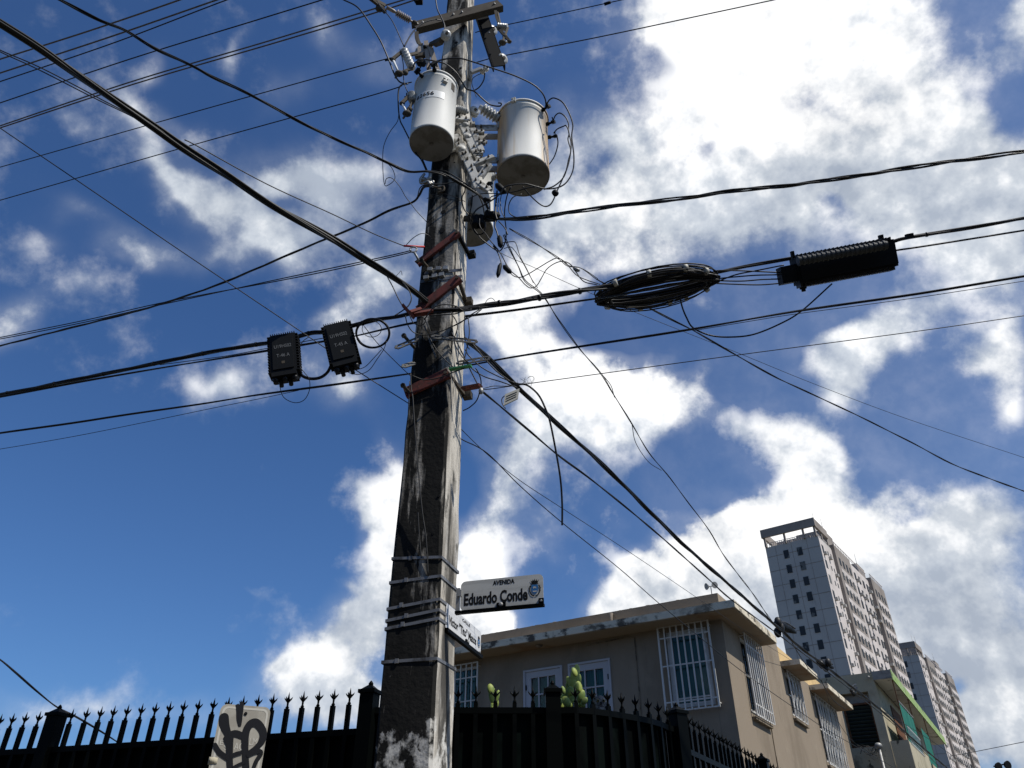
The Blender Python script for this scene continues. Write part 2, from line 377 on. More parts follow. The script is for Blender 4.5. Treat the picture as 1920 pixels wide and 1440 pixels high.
M_BAND = layered('steel_strap', (0.22, 0.22, 0.22), [((0.05, 0.045, 0.04), 7, .45, .65, .85, ONE, 6)], 0.45, 0.45)
M_PORC = mat('grey_porcelain', (0.36, 0.36, 0.34), 0.3)
M_TAN = layered('tan_polymer', (0.32, 0.27, 0.22), [((0.2, 0.16, 0.12), 20, .5, .7, .5, ONE, 3)], 0.5)
M_REDTAG = mat('red_plastic_sleeve', (0.55, 0.02, 0.02), 0.5)
M_GREENTAG = mat('green_plastic_sleeve', (0.03, 0.22, 0.06), 0.5)
M_TAPE = mat('pale_tape', (0.36, 0.35, 0.30), 0.6)
M_SKYBLOCK = mat('sky_block_facade', (0.17, 0.13, 0.09), 0.9, spec=.1)
M_LETTER = mat('black_lettering', (0.012, 0.012, 0.012), 0.7, spec=.08)
M_WHITELET = mat('white_lettering', (0.13, 0.135, 0.135), 0.6)
M_BRIGHTMARK = mat('white_sticker', (0.62, 0.62, 0.6), 0.5)
# ------------------------------------------------------------------ ground
def sheet(name, pts, m, thick=0.0):
    mb = MB()
    if thick: mb.prism([Vector((*p[:2], p[2] - thick)) for p in pts], Vector((0, 0, thick)))
    else: mb.add(pts, [tuple(range(len(pts)))])
    return struct(mb.build(name, m))
M_GROUND = layered('dry_earth_ground', (0.10, 0.085, 0.065), [((0.06, 0.065, 0.035), 0.6, .45, .6, .7, ONE, 6)], 0.95, bump=0.3, bscale=8)
M_ASPH = layered('worn_asphalt', (0.05, 0.05, 0.048), [((0.04, 0.04, 0.04), 1.2, .45, .6, .8, ONE, 8), ((0.12, 0.115, 0.11), 60, .55, .7, .5, ONE, 3)], 0.9, bump=0.4, bscale=120)
M_PAVE = layered('concrete_pavement', (0.20, 0.19, 0.17), [((0.18, 0.17, 0.15), 1.5, .45, .6, .8, ONE, 8)], 0.9, bump=0.3, bscale=60)
sheet('ground', [(-900, -900, 0), (900, -900, 0), (900, 900, 0), (-900, 900, 0)], M_GROUND)
SDIR, FDIR = az(31.3), az(-58.7)            # along the side street / along the front of the house (to the left)
STR = -FDIR                                   # towards the side street
PDIR = az(-75.0)                              # avenue direction (to the left), the pole and the fence follow it
PSIDE = az(15.0)
K = Vector((3.5965, 13.1156, 0))              # plan position of the house corner
def along(o, a, x, b, y, z): v = o + a * x + b * y; return (v.x, v.y, z)
o_av = Vector((0, 0, 0))
sheet('avenue', [along(o_av, PDIR, -60, PSIDE, -6, .004), along(o_av, PDIR, 60, PSIDE, -6, .004), along(o_av, PDIR, 60, PSIDE, 2.6, .004), along(o_av, PDIR, -60, PSIDE, 2.6, .004)][::-1], M_ASPH)
sheet('side_street', [along(K, STR, 1.6, SDIR, -10, .008), along(K, STR, 8, SDIR, -12, .008), along(K, STR, 8, SDIR, 90, .008), along(K, STR, 1.6, SDIR, 90, .008)], M_ASPH)
sheet('pavement', [along(o_av, PDIR, -2.2, PSIDE, 2.6, .14), along(o_av, PDIR, 30, PSIDE, 2.6, .14), along(o_av, PDIR, 30, PSIDE, 5.5, .14), along(o_av, PDIR, -2.2, PSIDE, 5.5, .14)], M_PAVE, .135)
sheet('side_pavement', [along(K, STR, .05, SDIR, -7.6, .14), along(K, STR, 1.5, SDIR, -7.6, .14), along(K, STR, 1.5, SDIR, 80, .14), along(K, STR, .05, SDIR, 80, .14)], M_PAVE, .135)

# ------------------------------------------------------------------ added houses behind the photographer, unseen, placed to block the low sky
def sky_blocker(label, x0, x1, h, d):
    r_ = thing('sky_block_house', label, 'house', along(o_av, PDIR, (x0 + x1) / 2, PSIDE, -d, 0), 'added sky blocking houses')
    c = Vector(along(o_av, PDIR, (x0 + x1) / 2, PSIDE, -d - 4, h / 2)); mb = MB(); mb.box(c, PDIR * (x1 - x0) / 2, PSIDE * 4, Z * h / 2); mb.build('wall', M_SKYBLOCK, r_)
    mb = MB(); mb.box(c + Z * (h / 2 + .08) , PDIR * ((x1 - x0) / 2 + .3), PSIDE * 4.3, Z * .078); mb.build('roof', M_SKYBLOCK, r_)
    n = int((x1 - x0) / 2.6)
    for i in range(n):
        for zz in (1.5, 4.4):
            a = x0 + (x1 - x0) * (i + .5) / n; mb = MB(); mb.box(Vector(along(o_av, PDIR, a, PSIDE, -d + .02, zz)), PDIR * .55, PSIDE * .03, Z * .6); mb.build('window', M_PANE_DARK, r_)
M_PANE_DARK = mat('dark_window_pane', (0.02, 0.025, 0.03), 0.3)
sky_blocker('added two storey house directly behind the photographer, unseen, blocks the low sky', -6, 7, 7.4, 7.2)
sky_blocker('added long house behind the photographer to the left, unseen, blocks the low sky', 7.6, 24, 6.6, 7.0)
sky_blocker('added taller house behind the photographer to the right, unseen, blocks the low sky', -22, -6.6, 8.2, 7.6)

# ------------------------------------------------------------------ house
def wall_material(name, base, dark, light):
    m = layered(name, base, [(dark, 0.9, .46, .64, .6, (1, 1, .5), 8), (light, 2.5, .52, .72, .5, ONE, 6), (dark, 5, .58, .72, .75, (3, 3, .25), 8), ((0.05, 0.04, 0.03), 7, .68, .76, .6, (2, 2, .3), 9)], 0.9, bump=0.25, bscale=90)
    return m
M_WALL = wall_material('brown_stucco', (0.255, 0.208, 0.155), (0.172, 0.138, 0.100), (0.305, 0.255, 0.192))
M_YEL = wall_material('yellow_plaster', (0.56, 0.40, 0.20), (0.40, 0.29, 0.15), (0.62, 0.48, 0.27))
M_SOFF = layered('painted_soffit', (0.30, 0.24, 0.175), [((0.24, 0.15, 0.09), 0.7, .5, .62, .8, ONE, 5), ((0.12, 0.09, 0.06), 4, .62, .72, .6, ONE, 8)], 0.9)
M_FASC = layered('peeling_white_fascia', (0.64, 0.57, 0.44), [((0.05, 0.045, 0.04), 3.5, .50, .62, .92, (1, 1, 1.5), 10), ((0.26, 0.22, 0.16), 1.6, .5, .62, .7, ONE, 6)], 0.9, bump=0.5, bscale=50)
M_CAPM = layered('mossy_roof_edge', (0.20, 0.17, 0.14), [((0.04, 0.04, 0.035), 4, .45, .6, .9, ONE, 9)], 0.95, bump=0.5, bscale=40)
M_WHITE = layered('white_window_metal', (0.60, 0.59, 0.56), [((0.40, 0.36, 0.30), 9, .55, .72, .6, ONE, 5)], 0.5)
M_FRAME = mat('white_door_paint', (0.44, 0.44, 0.46), 0.6, spec=.2)
M_CURT = mat('teal_curtain', (0.02, 0.19, 0.155), 0.9, spec=.1)
M_SILL = layered('weathered_sill', (0.22, 0.18, 0.13), [((0.05, 0.04, 0.03), 6, .45, .6, .8, ONE, 6)], 0.9)
def glass_mat(name, tint, op):
    m = bpy.data.materials.new(name); m.use_nodes = True; t = m.node_tree; n = t.nodes; l = t.links; n.clear()
    o = n.new('ShaderNodeOutputMaterial'); mx = n.new('ShaderNodeMixShader'); tr = n.new('ShaderNodeBsdfTransparent'); gl = n.new('ShaderNodeBsdfGlossy')
    fr = n.new('ShaderNodeFresnel'); fr.inputs[0].default_value = 1.5
    tr.inputs[0].default_value = (*tint, 1); gl.inputs[1].default_value = 0.03; gl.inputs[0].default_value = (.32, .34, .33, 1)
    ad = n.new('ShaderNodeMath'); ad.operation = 'ADD'; ad.inputs[1].default_value = op; l.new(fr.outputs[0], ad.inputs[0])
    l.new(ad.outputs[0], mx.inputs[0]); l.new(tr.outputs[0], mx.inputs[1]); l.new(gl.outputs[0], mx.inputs[2]); l.new(mx.outputs[0], o.inputs[0])
    return m
M_GLASS = glass_mat('window_glass', (0.75, 0.88, 0.86), 0.02)

def wall_grid(mb, org, U, Nn, u0, u1, z0, z1, holes, depth=0.16):
    """wall face with rectangular openings and their reveals; U along the wall, Nn outwards"""
    us = sorted({u0, u1, *[h[0] for h in holes], *[h[1] for h in holes]}); zs = sorted({z0, z1, *[h[2] for h in holes], *[h[3] for h in holes]})
    P = lambda u, z, d=0.0: Vector((org.x, org.y, 0)) + U * u + Z * z - Nn * d
    flip = U.cross(Z).dot(Nn) < 0
    def q(a, b, c, d):
        mb.add([a, b, c, d][::-1] if flip else [a, b, c, d], [(0, 1, 2, 3)])
    for i in range(len(us) - 1):
        for j in range(len(zs) - 1):
            a, b, c, d = us[i], us[i + 1], zs[j], zs[j + 1]; um, zm = (a + b) / 2, (c + d) / 2
            if any(h[0] < um < h[1] and h[2] < zm < h[3] for h in holes): continue
            q(P(a, c), P(b, c), P(b, d), P(a, d))
    for a, b, c, d in holes:
        q(P(a, c), P(a, d), P(a, d, depth), P(a, c, depth)); q(P(b, d), P(b, c), P(b, c, depth), P(b, d, depth))
        q(P(a, d), P(b, d), P(b, d, depth), P(a, d, depth)); q(P(b, c), P(a, c), P(a, c, depth), P(b, c, depth))
    return mb
house = thing('brown_house', 'brown stucco two storey house with flat roof and barred windows behind the fence', 'house', tuple(K))
HF = [(0.30, 1.04, 4.26, 5.53), (2.17, 2.95, 3.1, 5.20), (3.15, 3.91, 3.1, 5.20), (5.0, 5.95, 4.2, 5.48)]  # openings in the front, metres left of the corner
HS = [(0.97, 1.95, 4.28, 5.57), (4.06, 5.0, 4.72, 5.57), (6.5, 8.6, 4.15, 5.56)]            # openings in the side
ZT = 6.06
mb = MB()
wall_grid(mb, K, FDIR, -SDIR, 0, 6.9, 0, ZT, HF)
wall_grid(mb, K, SDIR, STR, 0, 3.78, 0, ZT, HS[:1])
wall_grid(mb, K, SDIR, STR, 3.78, 9.85, 0, 5.72, HS[1:])
# far and left sides, roof
A0 = K + FDIR * 6.9; B0 = K + SDIR * 9.85; C0 = K + FDIR * 6.9 + SDIR * 9.85
def vq(mb, a, b, z0, z1): mb.add([(a.x, a.y, z0), (b.x, b.y, z0), (b.x, b.y, z1), (a.x, a.y, z1)], [(0, 1, 2, 3)])
vq(mb, C0, A0, 0, 5.72); vq(mb, B0, C0, 0, 5.72)
# parapet inner faces and tops of the front block
pt = 0.14
def ring(mb, o, U, V, ul, vl, z0, z1, t):
    """parapet walls round a rectangle, outer faces flush with the wall below"""
    c = [Vector((0, 0)), Vector((ul, 0)), Vector((ul, vl)), Vector((0, vl))]
    outer = [o + U * p.x + V * p.y for p in c]; inner = [o + U * (p.x + (t if p.x == 0 else -t)) + V * (p.y + (t if p.y == 0 else -t)) for p in c]
    for i in range(4):
        j = (i + 1) % 4
        a, b, e, f = outer[i], outer[j], inner[j], inner[i]
        mb.add([(a.x, a.y, z1), (b.x, b.y, z1), (e.x, e.y, z1), (f.x, f.y, z1)], [(0, 1, 2, 3)])
        mb.add([(f.x, f.y, z0), (e.x, e.y, z0), (e.x, e.y, z1), (f.x, f.y, z1)], [(0, 1, 2, 3)])
    return outer
o4 = ring(mb, K, FDIR, SDIR, 6.9, 3.78, 5.6, ZT, pt)
vq(mb, o4[2], o4[3], 5.72, ZT); vq(mb, A0, o4[2], 5.72, ZT)
mb.build('wall', M_WALL, house)
# roof slab inside the parapets
mb = MB(); a, b, c, d = [K + FDIR * x + SDIR * y for x, y in ((pt, pt), (6.9 - pt, pt), (6.9 - pt, 9.7), (pt, 9.7))]
mb.add([(p.x, p.y, 5.74) for p in (a, b, c, d)], [(0, 1, 2, 3)]); mb.build('roof', M_CAPM, house)
# yellow upper parapet over the rear block
mb = MB(); yo = K + SDIR * 3.782
mb.box(K + SDIR * (3.782 + 6.07 / 2) - STR * .075 + Z * 5.87, SDIR * 3.03, STR * .075, Z * .15)
mb.build('upper_parapet', M_YEL, house)['label'] = 'bright yellow parapet strip above the rear canopies'
# ragged mortar on the parapet edge
mb = MB()
for i in range(26):
    u = random.uniform(0.1, 5.6); mb.uvball(K + FDIR * u + SDIR * .05 + Z * ZT, random.uniform(.03, .09), .04, random.uniform(.008, .025), 6, 4, FDIR, SDIR)
mb.build('parapet_mortar', M_CAPM, house)
def slab(name, u0, u1, U, Nn, d0, d1, z0, z1, parent):
    """concrete canopy with chipped fascia faces and its own soffit"""
    o = Vector((K.x, K.y, 0)); zb = z0 + .012
    mb = MB(); c = o + U * ((u0 + u1) / 2) + Nn * ((d0 + d1) / 2) + Z * ((zb + z1) / 2)
    mb.box(c, U * ((u1 - u0) / 2), Nn * ((d1 - d0) / 2), Z * ((z1 - zb) / 2))
    s = mb.build(name, M_FASC, parent)
    mb = MB(); ins = .025
    c = o + U * ((u0 + u1) / 2) + Nn * ((d0 + d1) / 2) + Z * ((z0 + zb) / 2)
    mb.box(c, U * ((u1 - u0) / 2 - ins), Nn * ((d1 - d0) / 2 - ins), Z * ((zb - z0) / 2)); mb.build('soffit', M_SOFF, s)
    return s
# the front eave wraps the corner
o = Vector((K.x, K.y, 0))
mb = MB()
poly = [(-.40, -.50), (6.9, -.50), (6.9, .001), (-.001, .001), (-.001, 2.04), (-.40, 2.04)]
P6 = [o + FDIR * x + SDIR * y + Z * 5.612 for x, y in poly]
mb.prism(P6, Z * .125); ev = mb.build('eave', M_FASC, house)
poly = [(-.375, -.475), (6.88, -.475), (6.88, -.001), (-.004, -.001), (-.004, 2.02), (-.375, 2.02)]
mb = MB(); mb.prism([o + FDIR * x + SDIR * y + Z * 5.598 for x, y in poly], Z * .014); mb.build('soffit', M_SOFF, ev)
slab('canopy', 3.79, 5.31, SDIR, STR, .001, .40, 5.60, 5.715, house)
slab('canopy', 6.2, 9.0, SDIR, STR, .001, .42, 5.58, 5.70, house)

def grille(u0, u1, z0, z1, U, Nn, nv, rows, d=.10, w=.022, name='window_grille', diag=False):
    mb = MB(); P = lambda u, z: o + U * u + Nn * d + Z * z
    for z in [z0, z1] + [z0 + (z1 - z0) * r for r in rows]: mb.box(P((u0 + u1) / 2, z), U * ((u1 - u0) / 2 + w / 2), Nn * .008, Z * (w * .5))
    for i in range(nv + 1):
        u = u0 + (u1 - u0) * i / nv; wd = w * (.55 if 0 < i < nv else .7)
        mb.box(P(u, (z0 + z1) / 2) + Nn * .010, U * wd, Nn * .009, Z * ((z1 - z0) / 2 + w * .4))
    for u in (u0, u1):
        for z in (z0 + .06, z1 - .06):
            a = P(u, z); mb.bar(a, a - Nn * (d - .002), .014, .014)
    if diag:
        n = 9
        for k in range(-n, n * 2):
            for sg in (1, -1):
                pts = []
                h = (z1 - z0); step = (u1 - u0) / 4
                ua = u0 + k * step; ub = ua + sg * h * .55
                # clip to the frame
                t0, t1 = 0.0, 1.0; du = ub - ua
                if abs(du) > 1e-6:
                    ta, tb = (u0 - ua) / du, (u1 - ua) / du
                    t0, t1 = max(t0, min(ta, tb)), min(t1, max(ta, tb))
                if t1 - t0 > .04:
                    mb.bar(P(ua + du * t0, z0 + h * t0) - Nn * .004, P(ua + du * t1, z0 + h * t1) - Nn * .004, .012, .010, Nn)
    return mb.build(name, M_WHITE, house)
def curtain(u0, u1, z0, z1, U, Nn, d, amp=.02, waves=9, m=None, parent=None):
    amp *= .55; mb = MB(); n = waves * 8; vs = []
    for i in range(n + 1):
        u = u0 + (u1 - u0) * i / n; dd = d + amp * math.sin(i / 8 * 2 * math.pi) + amp * .5 * math.sin(i * .37)
        vs += [o + U * u - Nn * dd + Z * z0, o + U * u - Nn * dd + Z * z1]
    fs = [(2 * i, 2 * i + 2, 2 * i + 3, 2 * i + 1) for i in range(n)]
    if U.cross(Z).dot(Nn) < 0: fs = [f[::-1] for f in fs]
    mb.add(vs, fs, True); return mb.build('curtain', m or M_CURT, parent)
def window(u0, u1, z0, z1, U, Nn, mull_u, mull_z, fw=.05, name='window', fm=None, dep=.06, waves=9):
    """frame, pane and curtain set into an opening"""
    mb = MB(); P = lambda u, z, d: o + U * u - Nn * d + Z * z
    e = .003
    for u in (u0 + fw / 2 + e, u1 - fw / 2 - e): mb.box(P(u, (z0 + z1) / 2, dep), U * fw / 2, Nn * .03, Z * ((z1 - z0) / 2 - e))
    for z in (z0 + fw / 2 + e, z1 - fw / 2 - e): mb.box(P((u0 + u1) / 2, z, dep), U * ((u1 - u0) / 2 - fw - e), Nn * .028, Z * fw / 2)
    for r in mull_u: mb.box(P(u0 + (u1 - u0) * r, (z0 + z1) / 2, dep - .002), U * .012, Nn * .022, Z * ((z1 - z0) / 2 - fw - e))
    for r in mull_z: mb.box(P((u0 + u1) / 2, z0 + (z1 - z0) * r, dep - .002), U * ((u1 - u0) / 2 - fw - e), Nn * .020, Z * .012)
    w = mb.build(name, fm or M_WHITE, house)
    mb = MB(); mb.box(P((u0 + u1) / 2, (z0 + z1) / 2, dep + .005), U * ((u1 - u0) / 2 - fw), Nn * .002, Z * ((z1 - z0) / 2 - fw)); mb.build('pane', M_GLASS, w)
    curtain(u0 + .01, u1 - .01, z0 + .01, z1 - .01, U, Nn, dep + .07, parent=w, waves=waves)
    return w
NF, NS = -SDIR, STR
window(*HF[0], FDIR, NF, (), (.12,), fw=.07, waves=6)
grille(.215, 1.13, 4.205, 5.595, FDIR, NF, 8, (.10, .52, .86), name='window_grille')
for h in (HF[1], HF[2]):
    w = window(*h, FDIR, NF, (.37, .63), (.80,), fw=.115, name='door', fm=M_FRAME, dep=.03, waves=6)
    mb = MB(); u0, u1, z0, z1 = h
    for u in (u0 - .018, u1 + .018): mb.box(o + FDIR * u + NF * .012 + Z * ((z0 + z1) / 2), FDIR * .019, NF * .012, Z * ((z1 - z0) / 2 + .036))
    mb.box(o + FDIR * ((u0 + u1) / 2) + NF * .011 + Z * (z1 + .018), FDIR * ((u1 - u0) / 2), NF * .0115, Z * .018)
    mb.build('door_frame', M_FRAME, w)
    mb = MB(); uu = h[0] + .02 if h is HF[1] else h[1] - .02
    mb.box(o + FDIR * uu + NF * .006 + Z * (z1 - .28), FDIR * .009, NF * .008, Z * .045); mb.build('hinge', M_LETTER, w)
window(*HF[3], FDIR, NF, (.33, .66), (.5,), waves=9); grille(4.94, 6.0, 4.15, 5.51, FDIR, NF, 8, (.35, .80))
window(*HS[0], SDIR, NS, (.5,), (.5,)); grille(.92, 2.0, 4.215, 5.595, SDIR, NS, 8, (.13, .86), d=.09)
window(*HS[1], SDIR, NS, (.5,), (.5,)); grille(4.02, 5.05, 4.68, 5.58, SDIR, NS, 4, (), d=.05, w=.016, diag=True)
window(*HS[2], SDIR, NS, (.25, .5, .75), (.5,)); grille(6.45, 7.5, 4.1, 5.56, SDIR, NS, 4, (), d=.05, w=.018, diag=True); grille(7.6, 8.65, 4.1, 5.56, SDIR, NS, 4, (), d=.05, w=.018, diag=True)
for u0, u1, z in ((.92, 1.98, 4.20), (4.0, 5.06, 4.66), (6.45, 8.65, 4.08)):
    mb = MB(); mb.box(o + SDIR * ((u0 + u1) / 2) + STR * .035 + Z * (z - .035), SDIR * ((u1 - u0) / 2), STR * .034, Z * .022); mb.build('window_sill', M_SILL, house)
# conduit and small fixtures on the walls
mb = MB(); mb.tube([o + FDIR * 1.62 + NF * .012 + Z * z for z in (3.6, 4.6, 5.52)] + [o + FDIR * 1.75 + NF * .012 + Z * 5.55, o + FDIR * 2.6 + NF * .012 + Z * 5.52], .008, 6); mb.build('wall_wire', M_SILL, house)
mb = MB(); mb.tube([o + SDIR * (2.06 + .01 * math.sin(z * 5)) + STR * .01 + Z * z for z in (5.55, 5.2, 4.8, 4.4, 4.1, 3.8, 3.3, 2.4)], .009, 6); mb.build('wall_wire', M_SILL, house)
mb = MB(); pc = o + FDIR * 3.46 - SDIR * .25 + Z * 5.585; mb.lathe(pc, -Z, [(.07, -.012), (.07, .0), (.055, .02), (.02, .035)], 16); mb.build('soffit_light', M_CAPM, house)
mb = MB(); dp = o + FDIR * 2.03; mb.tube([dp + NF * .02 + Z * 6.02, dp + NF * .06 + Z * 5.98, dp + NF * .05 + Z * 5.85, dp + NF * .06 + Z * 5.745], [.035, .04, .03, .028], 8); mb.build('roof_spout', M_CAPM, house)
# white smear of paint on the dark fascia and peeled patches
mb = MB(); pts = catmull([o + FDIR * u + NF * .002 + Z * z for u, z in ((4.98, 5.80), (4.90, 5.76), (4.82, 5.80), (4.73, 5.79), (4.66, 5.73))], 5)
mb.ribbon(pts, [.02 + .055 * math.sin(math.pi * i / (len(pts) - 1)) for i in range(len(pts))], NF, .003); mb.build('paint_smear', M_BRIGHTMARK, house)
mb = MB(); rc = o + FDIR * .12 + SDIR * .07
mb.tube([rc + Z * ZT, rc + Z * (ZT + .16)], .008, 6)
mb.bar(rc + Z * (ZT + .16) - FDIR * .07, rc + Z * (ZT + .16) + FDIR * .07, .012, .012)
fl = thing('roof_floodlight', 'small twin floodlight on a short rod at the roof corner of the brown house', 'floodlight', tuple(rc + Z * ZT))
mb.build('bracket', M_STEEL, fl)
for sg in (-1, 1):
    mb = MB(); mb.lathe(rc + Z * (ZT + .17) + FDIR * .07 * sg, (FDIR * sg * .7 - SDIR * .8 - Z * .2), [(.012, -.05), (.03, -.03), (.055, 0), (.06, .012)], 14); mb.build('lamp_head', M_STEEL, fl)

# ------------------------------------------------------------------ concrete house with lime-green roof edge
M_CREAM = layered('stained_cream_wall', (0.40, 0.36, 0.26), [((0.12, 0.10, 0.07), 1.3, .52, .64, .75, (1, 1, .6), 10), ((0.30, 0.27, 0.19), .6, .45, .6, .7, ONE, 5), ((0.05, 0.045, 0.035), 3, .62, .68, .9, ONE, 10)], 0.95, bump=.3, bscale=40)
M_LIME = layered('peeling_lime_paint', (0.25, 0.36, 0.13), [((0.38, 0.40, 0.30), 5, .52, .6, .8, ONE, 8), ((0.07, 0.09, 0.04), 4, .58, .66, .9, ONE, 8)], 0.85)
M_SOFW = layered('pale_soffit', (0.68, 0.66, 0.60), [((0.16, 0.13, 0.10), 2.2, .58, .64, .8, ONE, 10)], 0.95)
M_GREY = layered('grey_plaster', (0.24, 0.235, 0.22), [((0.13, 0.12, 0.11), 1.5, .5, .62, .7, ONE, 8)], 0.9)
M_OLDWOOD = layered('old_brown_frame', (0.16, 0.075, 0.04), [((0.06, 0.035, 0.02), 9, .45, .6, .8, ONE, 6)], 0.8)
M_LOUV = layered('dark_green_louvres', (0.035, 0.05, 0.045), [((0.08, 0.09, 0.08), 9, .5, .7, .5, ONE, 4)], 0.5)
M_TARP = layered('green_mesh_screen', (0.02, 0.13, 0.10), [((0.07, 0.22, 0.18), 7, .5, .7, .5, (1, 1, .3), 6)], 0.8)
G = K + SDIR * 11.0
gh = thing('cream_house', 'stained cream concrete house with lime green roof edge and green screened balcony', 'house', tuple(G))
gp = lambda u, s, z: Vector((G.x, G.y, 0)) + STR * u + SDIR * s + Z * z
GW = (-.17, .60, 5.0, 6.38)
mb = MB(); wall_grid(mb, G, STR, -SDIR, -5.0, .83, 0, 6.86, [GW], .3)
mb.add([gp(.83, 0, 0), gp(.83, 12, 0), gp(.83, 12, 6.6), gp(.83, 0, 6.6)], [(0, 1, 2, 3)])
mb.add([gp(-5, 12, 0), gp(-5, 0, 0), gp(-5, 0, 6.86), gp(-5, 12, 6.86)], [(0, 1, 2, 3)]); mb.add([gp(.83, 12, 0), gp(-5, 12, 0), gp(-5, 12, 6.6), gp(.83, 12, 6.6)], [(0, 1, 2, 3)])
mb.build('wall', M_CREAM, gh)
mb = MB(); mb.box(gp(-2.1, 6.0, 6.72), STR * 2.92, SDIR * 5.98, Z * .12); rf = mb.build('roof', M_GREY, gh)
mb = MB(); mb.box(gp(1.06, 6.3, 6.75), STR * .228, SDIR * 6.3, Z * .09); ov = mb.build('roof_overhang', M_SOFW, gh)
mb = MB(); mb.box(gp(1.29 + .012, 6.3, 6.755), STR * .014, SDIR * 6.3, Z * .135); mb.build('lime_edge', M_LIME, ov)
mb = MB(); mb.box(gp(1.06, -.012, 6.76), STR * .24, SDIR * .011, Z * .112); mb.build('overhang_end', M_GREY, ov)
# jalousie window in the deep opening
u0, u1, z0, z1 = GW
mb = MB(); mb.box(gp((u0 + u1) / 2, .32, (z0 + z1) / 2), STR * .42, SDIR * .015, Z * .75); mb.build('window_backing', M_LETTER, gh)
mb = MB()
for a in (u0 + .03, u1 - .03): mb.box(gp(a, .22, 5.60), STR * .028, SDIR * .03, Z * .56)
for z in (z0 + .03, 6.12): mb.box(gp((u0 + u1) / 2, .22, z), STR * .33, SDIR * .028, Z * .025)
jw = mb.build('window_frame', M_OLDWOOD, gh)
mb = MB()
for i in range(11):
    z = 5.10 + i * .092; mb.box(gp((u0 + u1) / 2, .20, z), STR * .325, SDIR * .035 + Z * -.028, Z * .004 + SDIR * .003)
mb.build('louvres', M_LOUV, jw)
mb = MB(); mb.box(gp((u0 + u1) / 2, .24, 6.26), STR * .38, SDIR * .02, Z * .11); mb.build('window_header', M_GREY, gh)
# balcony: return wall, parapet, posts, green screens
mb = MB()
mb.box(gp(1.07, .04, 4.55), STR * .225, SDIR * .04, Z * .55); mb.box(gp(1.06, 6.0, 3.98), STR * .22, SDIR * 5.9, Z * .05)
mb.box(gp(1.265, 2.2, 4.55), STR * .03, SDIR * 2.1, Z * .53); mb.box(gp(1.265, 8.0, 4.55), STR * .03, SDIR * 3.2, Z * .53)
bal = mb.build('balcony', M_CREAM, gh)
for s_ in (.30, 3.1, 6.6):
    mb = MB(); mb.box(gp(1.26, s_, 5.86), STR * .014, SDIR * .014, Z * .79); mb.build('balcony_post', M_OLDWOOD, bal)
mb = MB(); mb.box(gp(1.27, 1.7, 6.12), STR * .012, SDIR * 1.36, Z * .015); mb.build('screen_rail', M_STEEL, bal)
for a, b in ((.42, 3.0), (4.7, 6.5)):
    mb = MB()
    n = 30; vs = []
    for i in range(n + 1):
        u_ = 1.262 + .012 * math.sin(i * 1.7); s_ = a + (b - a) * i / n; vs += [gp(u_, s_, 5.02), gp(u_, s_, 6.08)]
    mb.add(vs, [(2 * i, 2 * i + 2, 2 * i + 3, 2 * i + 1) for i in range(n)], True)
    mb.build('green_screen', M_TARP, bal)
mb = MB()
for i in range(16): mb.box(gp(1.30, .5 + i * .16, 5.3), STR * .006, SDIR * .006, Z * .24)
for z in (5.07, 5.5): mb.box(gp(1.302, 1.75, z), STR * .006, SDIR * 1.3, Z * .008)
mb.build('balcony_railing', M_WHITE, bal)
mb = MB(); mb.box(gp(.845, 3.0, 5.6), STR * .012, SDIR * .9, Z * .75); mb.build('balcony_doorway', M_OLDWOOD, gh)
# drain stub and bird shapes on the front roofline: patch of paler plaster
mb = MB(); mb.tube([gp(.72, -.02, 6.75), gp(.74, -.10, 6.70)], .03, 8); mb.build('roof_drain', M_GREY, gh)
# service mast with weatherhead at the corner of the cream house
wm = thing('service_mast', 'grey electrical service mast with rounded weatherhead on the cream house wall', 'conduit', tuple(gp(.70, -.12, 0)))
b0 = gp(.55, -.12, 0)
mb = MB(); mb.tube([b0 + Z * 2.0, b0 + Z * 4.92], .035, 10); mb.build('pipe', M_STEEL, wm)
mb = MB(); mb.uvball(b0 + Z * 5.0, .10, .085, .075, 12, 8); mb.uvball(b0 + Z * 4.95 - STR * .06, .05, .05, .05, 10, 6); mb.build('weatherhead', M_STEEL, wm)
mb = MB(); rr = random.Random(3)
for i in range(4):
    c = b0 + Z * 4.95 - STR * .05; pts = [c]
    for k in range(5): pts.append(c + STR * (-.08 - .09 * k + rr.uniform(-.05, .05)) + Z * (-.14 * math.sin(k * .9 + i) - .03 * i) - SDIR * .05 * i)
    mb.tube(catmull(pts, 5), .009, 5)
mb.build('wire_tails', M_CABLE2, wm)

# ------------------------------------------------------------------ apartment towers
M_TOW = layered('tower_concrete', (0.42, 0.41, 0.385), [((0.36, 0.35, 0.335), .06, .45, .6, .6, ONE, 6), ((0.24, 0.23, 0.22), .4, .6, .7, .5, (1, 1, .2), 8)], 0.9)
M_TOWW = layered('tower_white_bays', (0.56, 0.51, 0.48), [((0.44, 0.40, 0.37), .12, .45, .6, .7, ONE, 6)], 0.9)
M_TOWB = layered('tower_brown_bays', (0.27, 0.24, 0.215), [((0.20, 0.175, 0.155), .15, .45, .6, .7, ONE, 6)], 0.9)
M_TWIN = layered('tower_window_glass', (0.025, 0.032, 0.038), [((0.13, 0.135, 0.13), .45, .56, .60, .8, (1, 1, .8), 2)], 0.7)
M_AC = mat('air_conditioner_metal', (0.4, 0.38, 0.34), 0.6)
TF, TS = az(-53.5), az(36.5); TO = -TF
FH = 3.35; ZTOP = 67.5
hpt = ray(1533, 1004); hpt = hpt / math.hypot(hpt.x, hpt.y); T1 = EYE + hpt * 170; T1.z = 0
hq = ray(1721, 1227); hq = hq / math.hypot(hq.x, hq.y); T2 = EYE + hq * 285; T2.z = 0
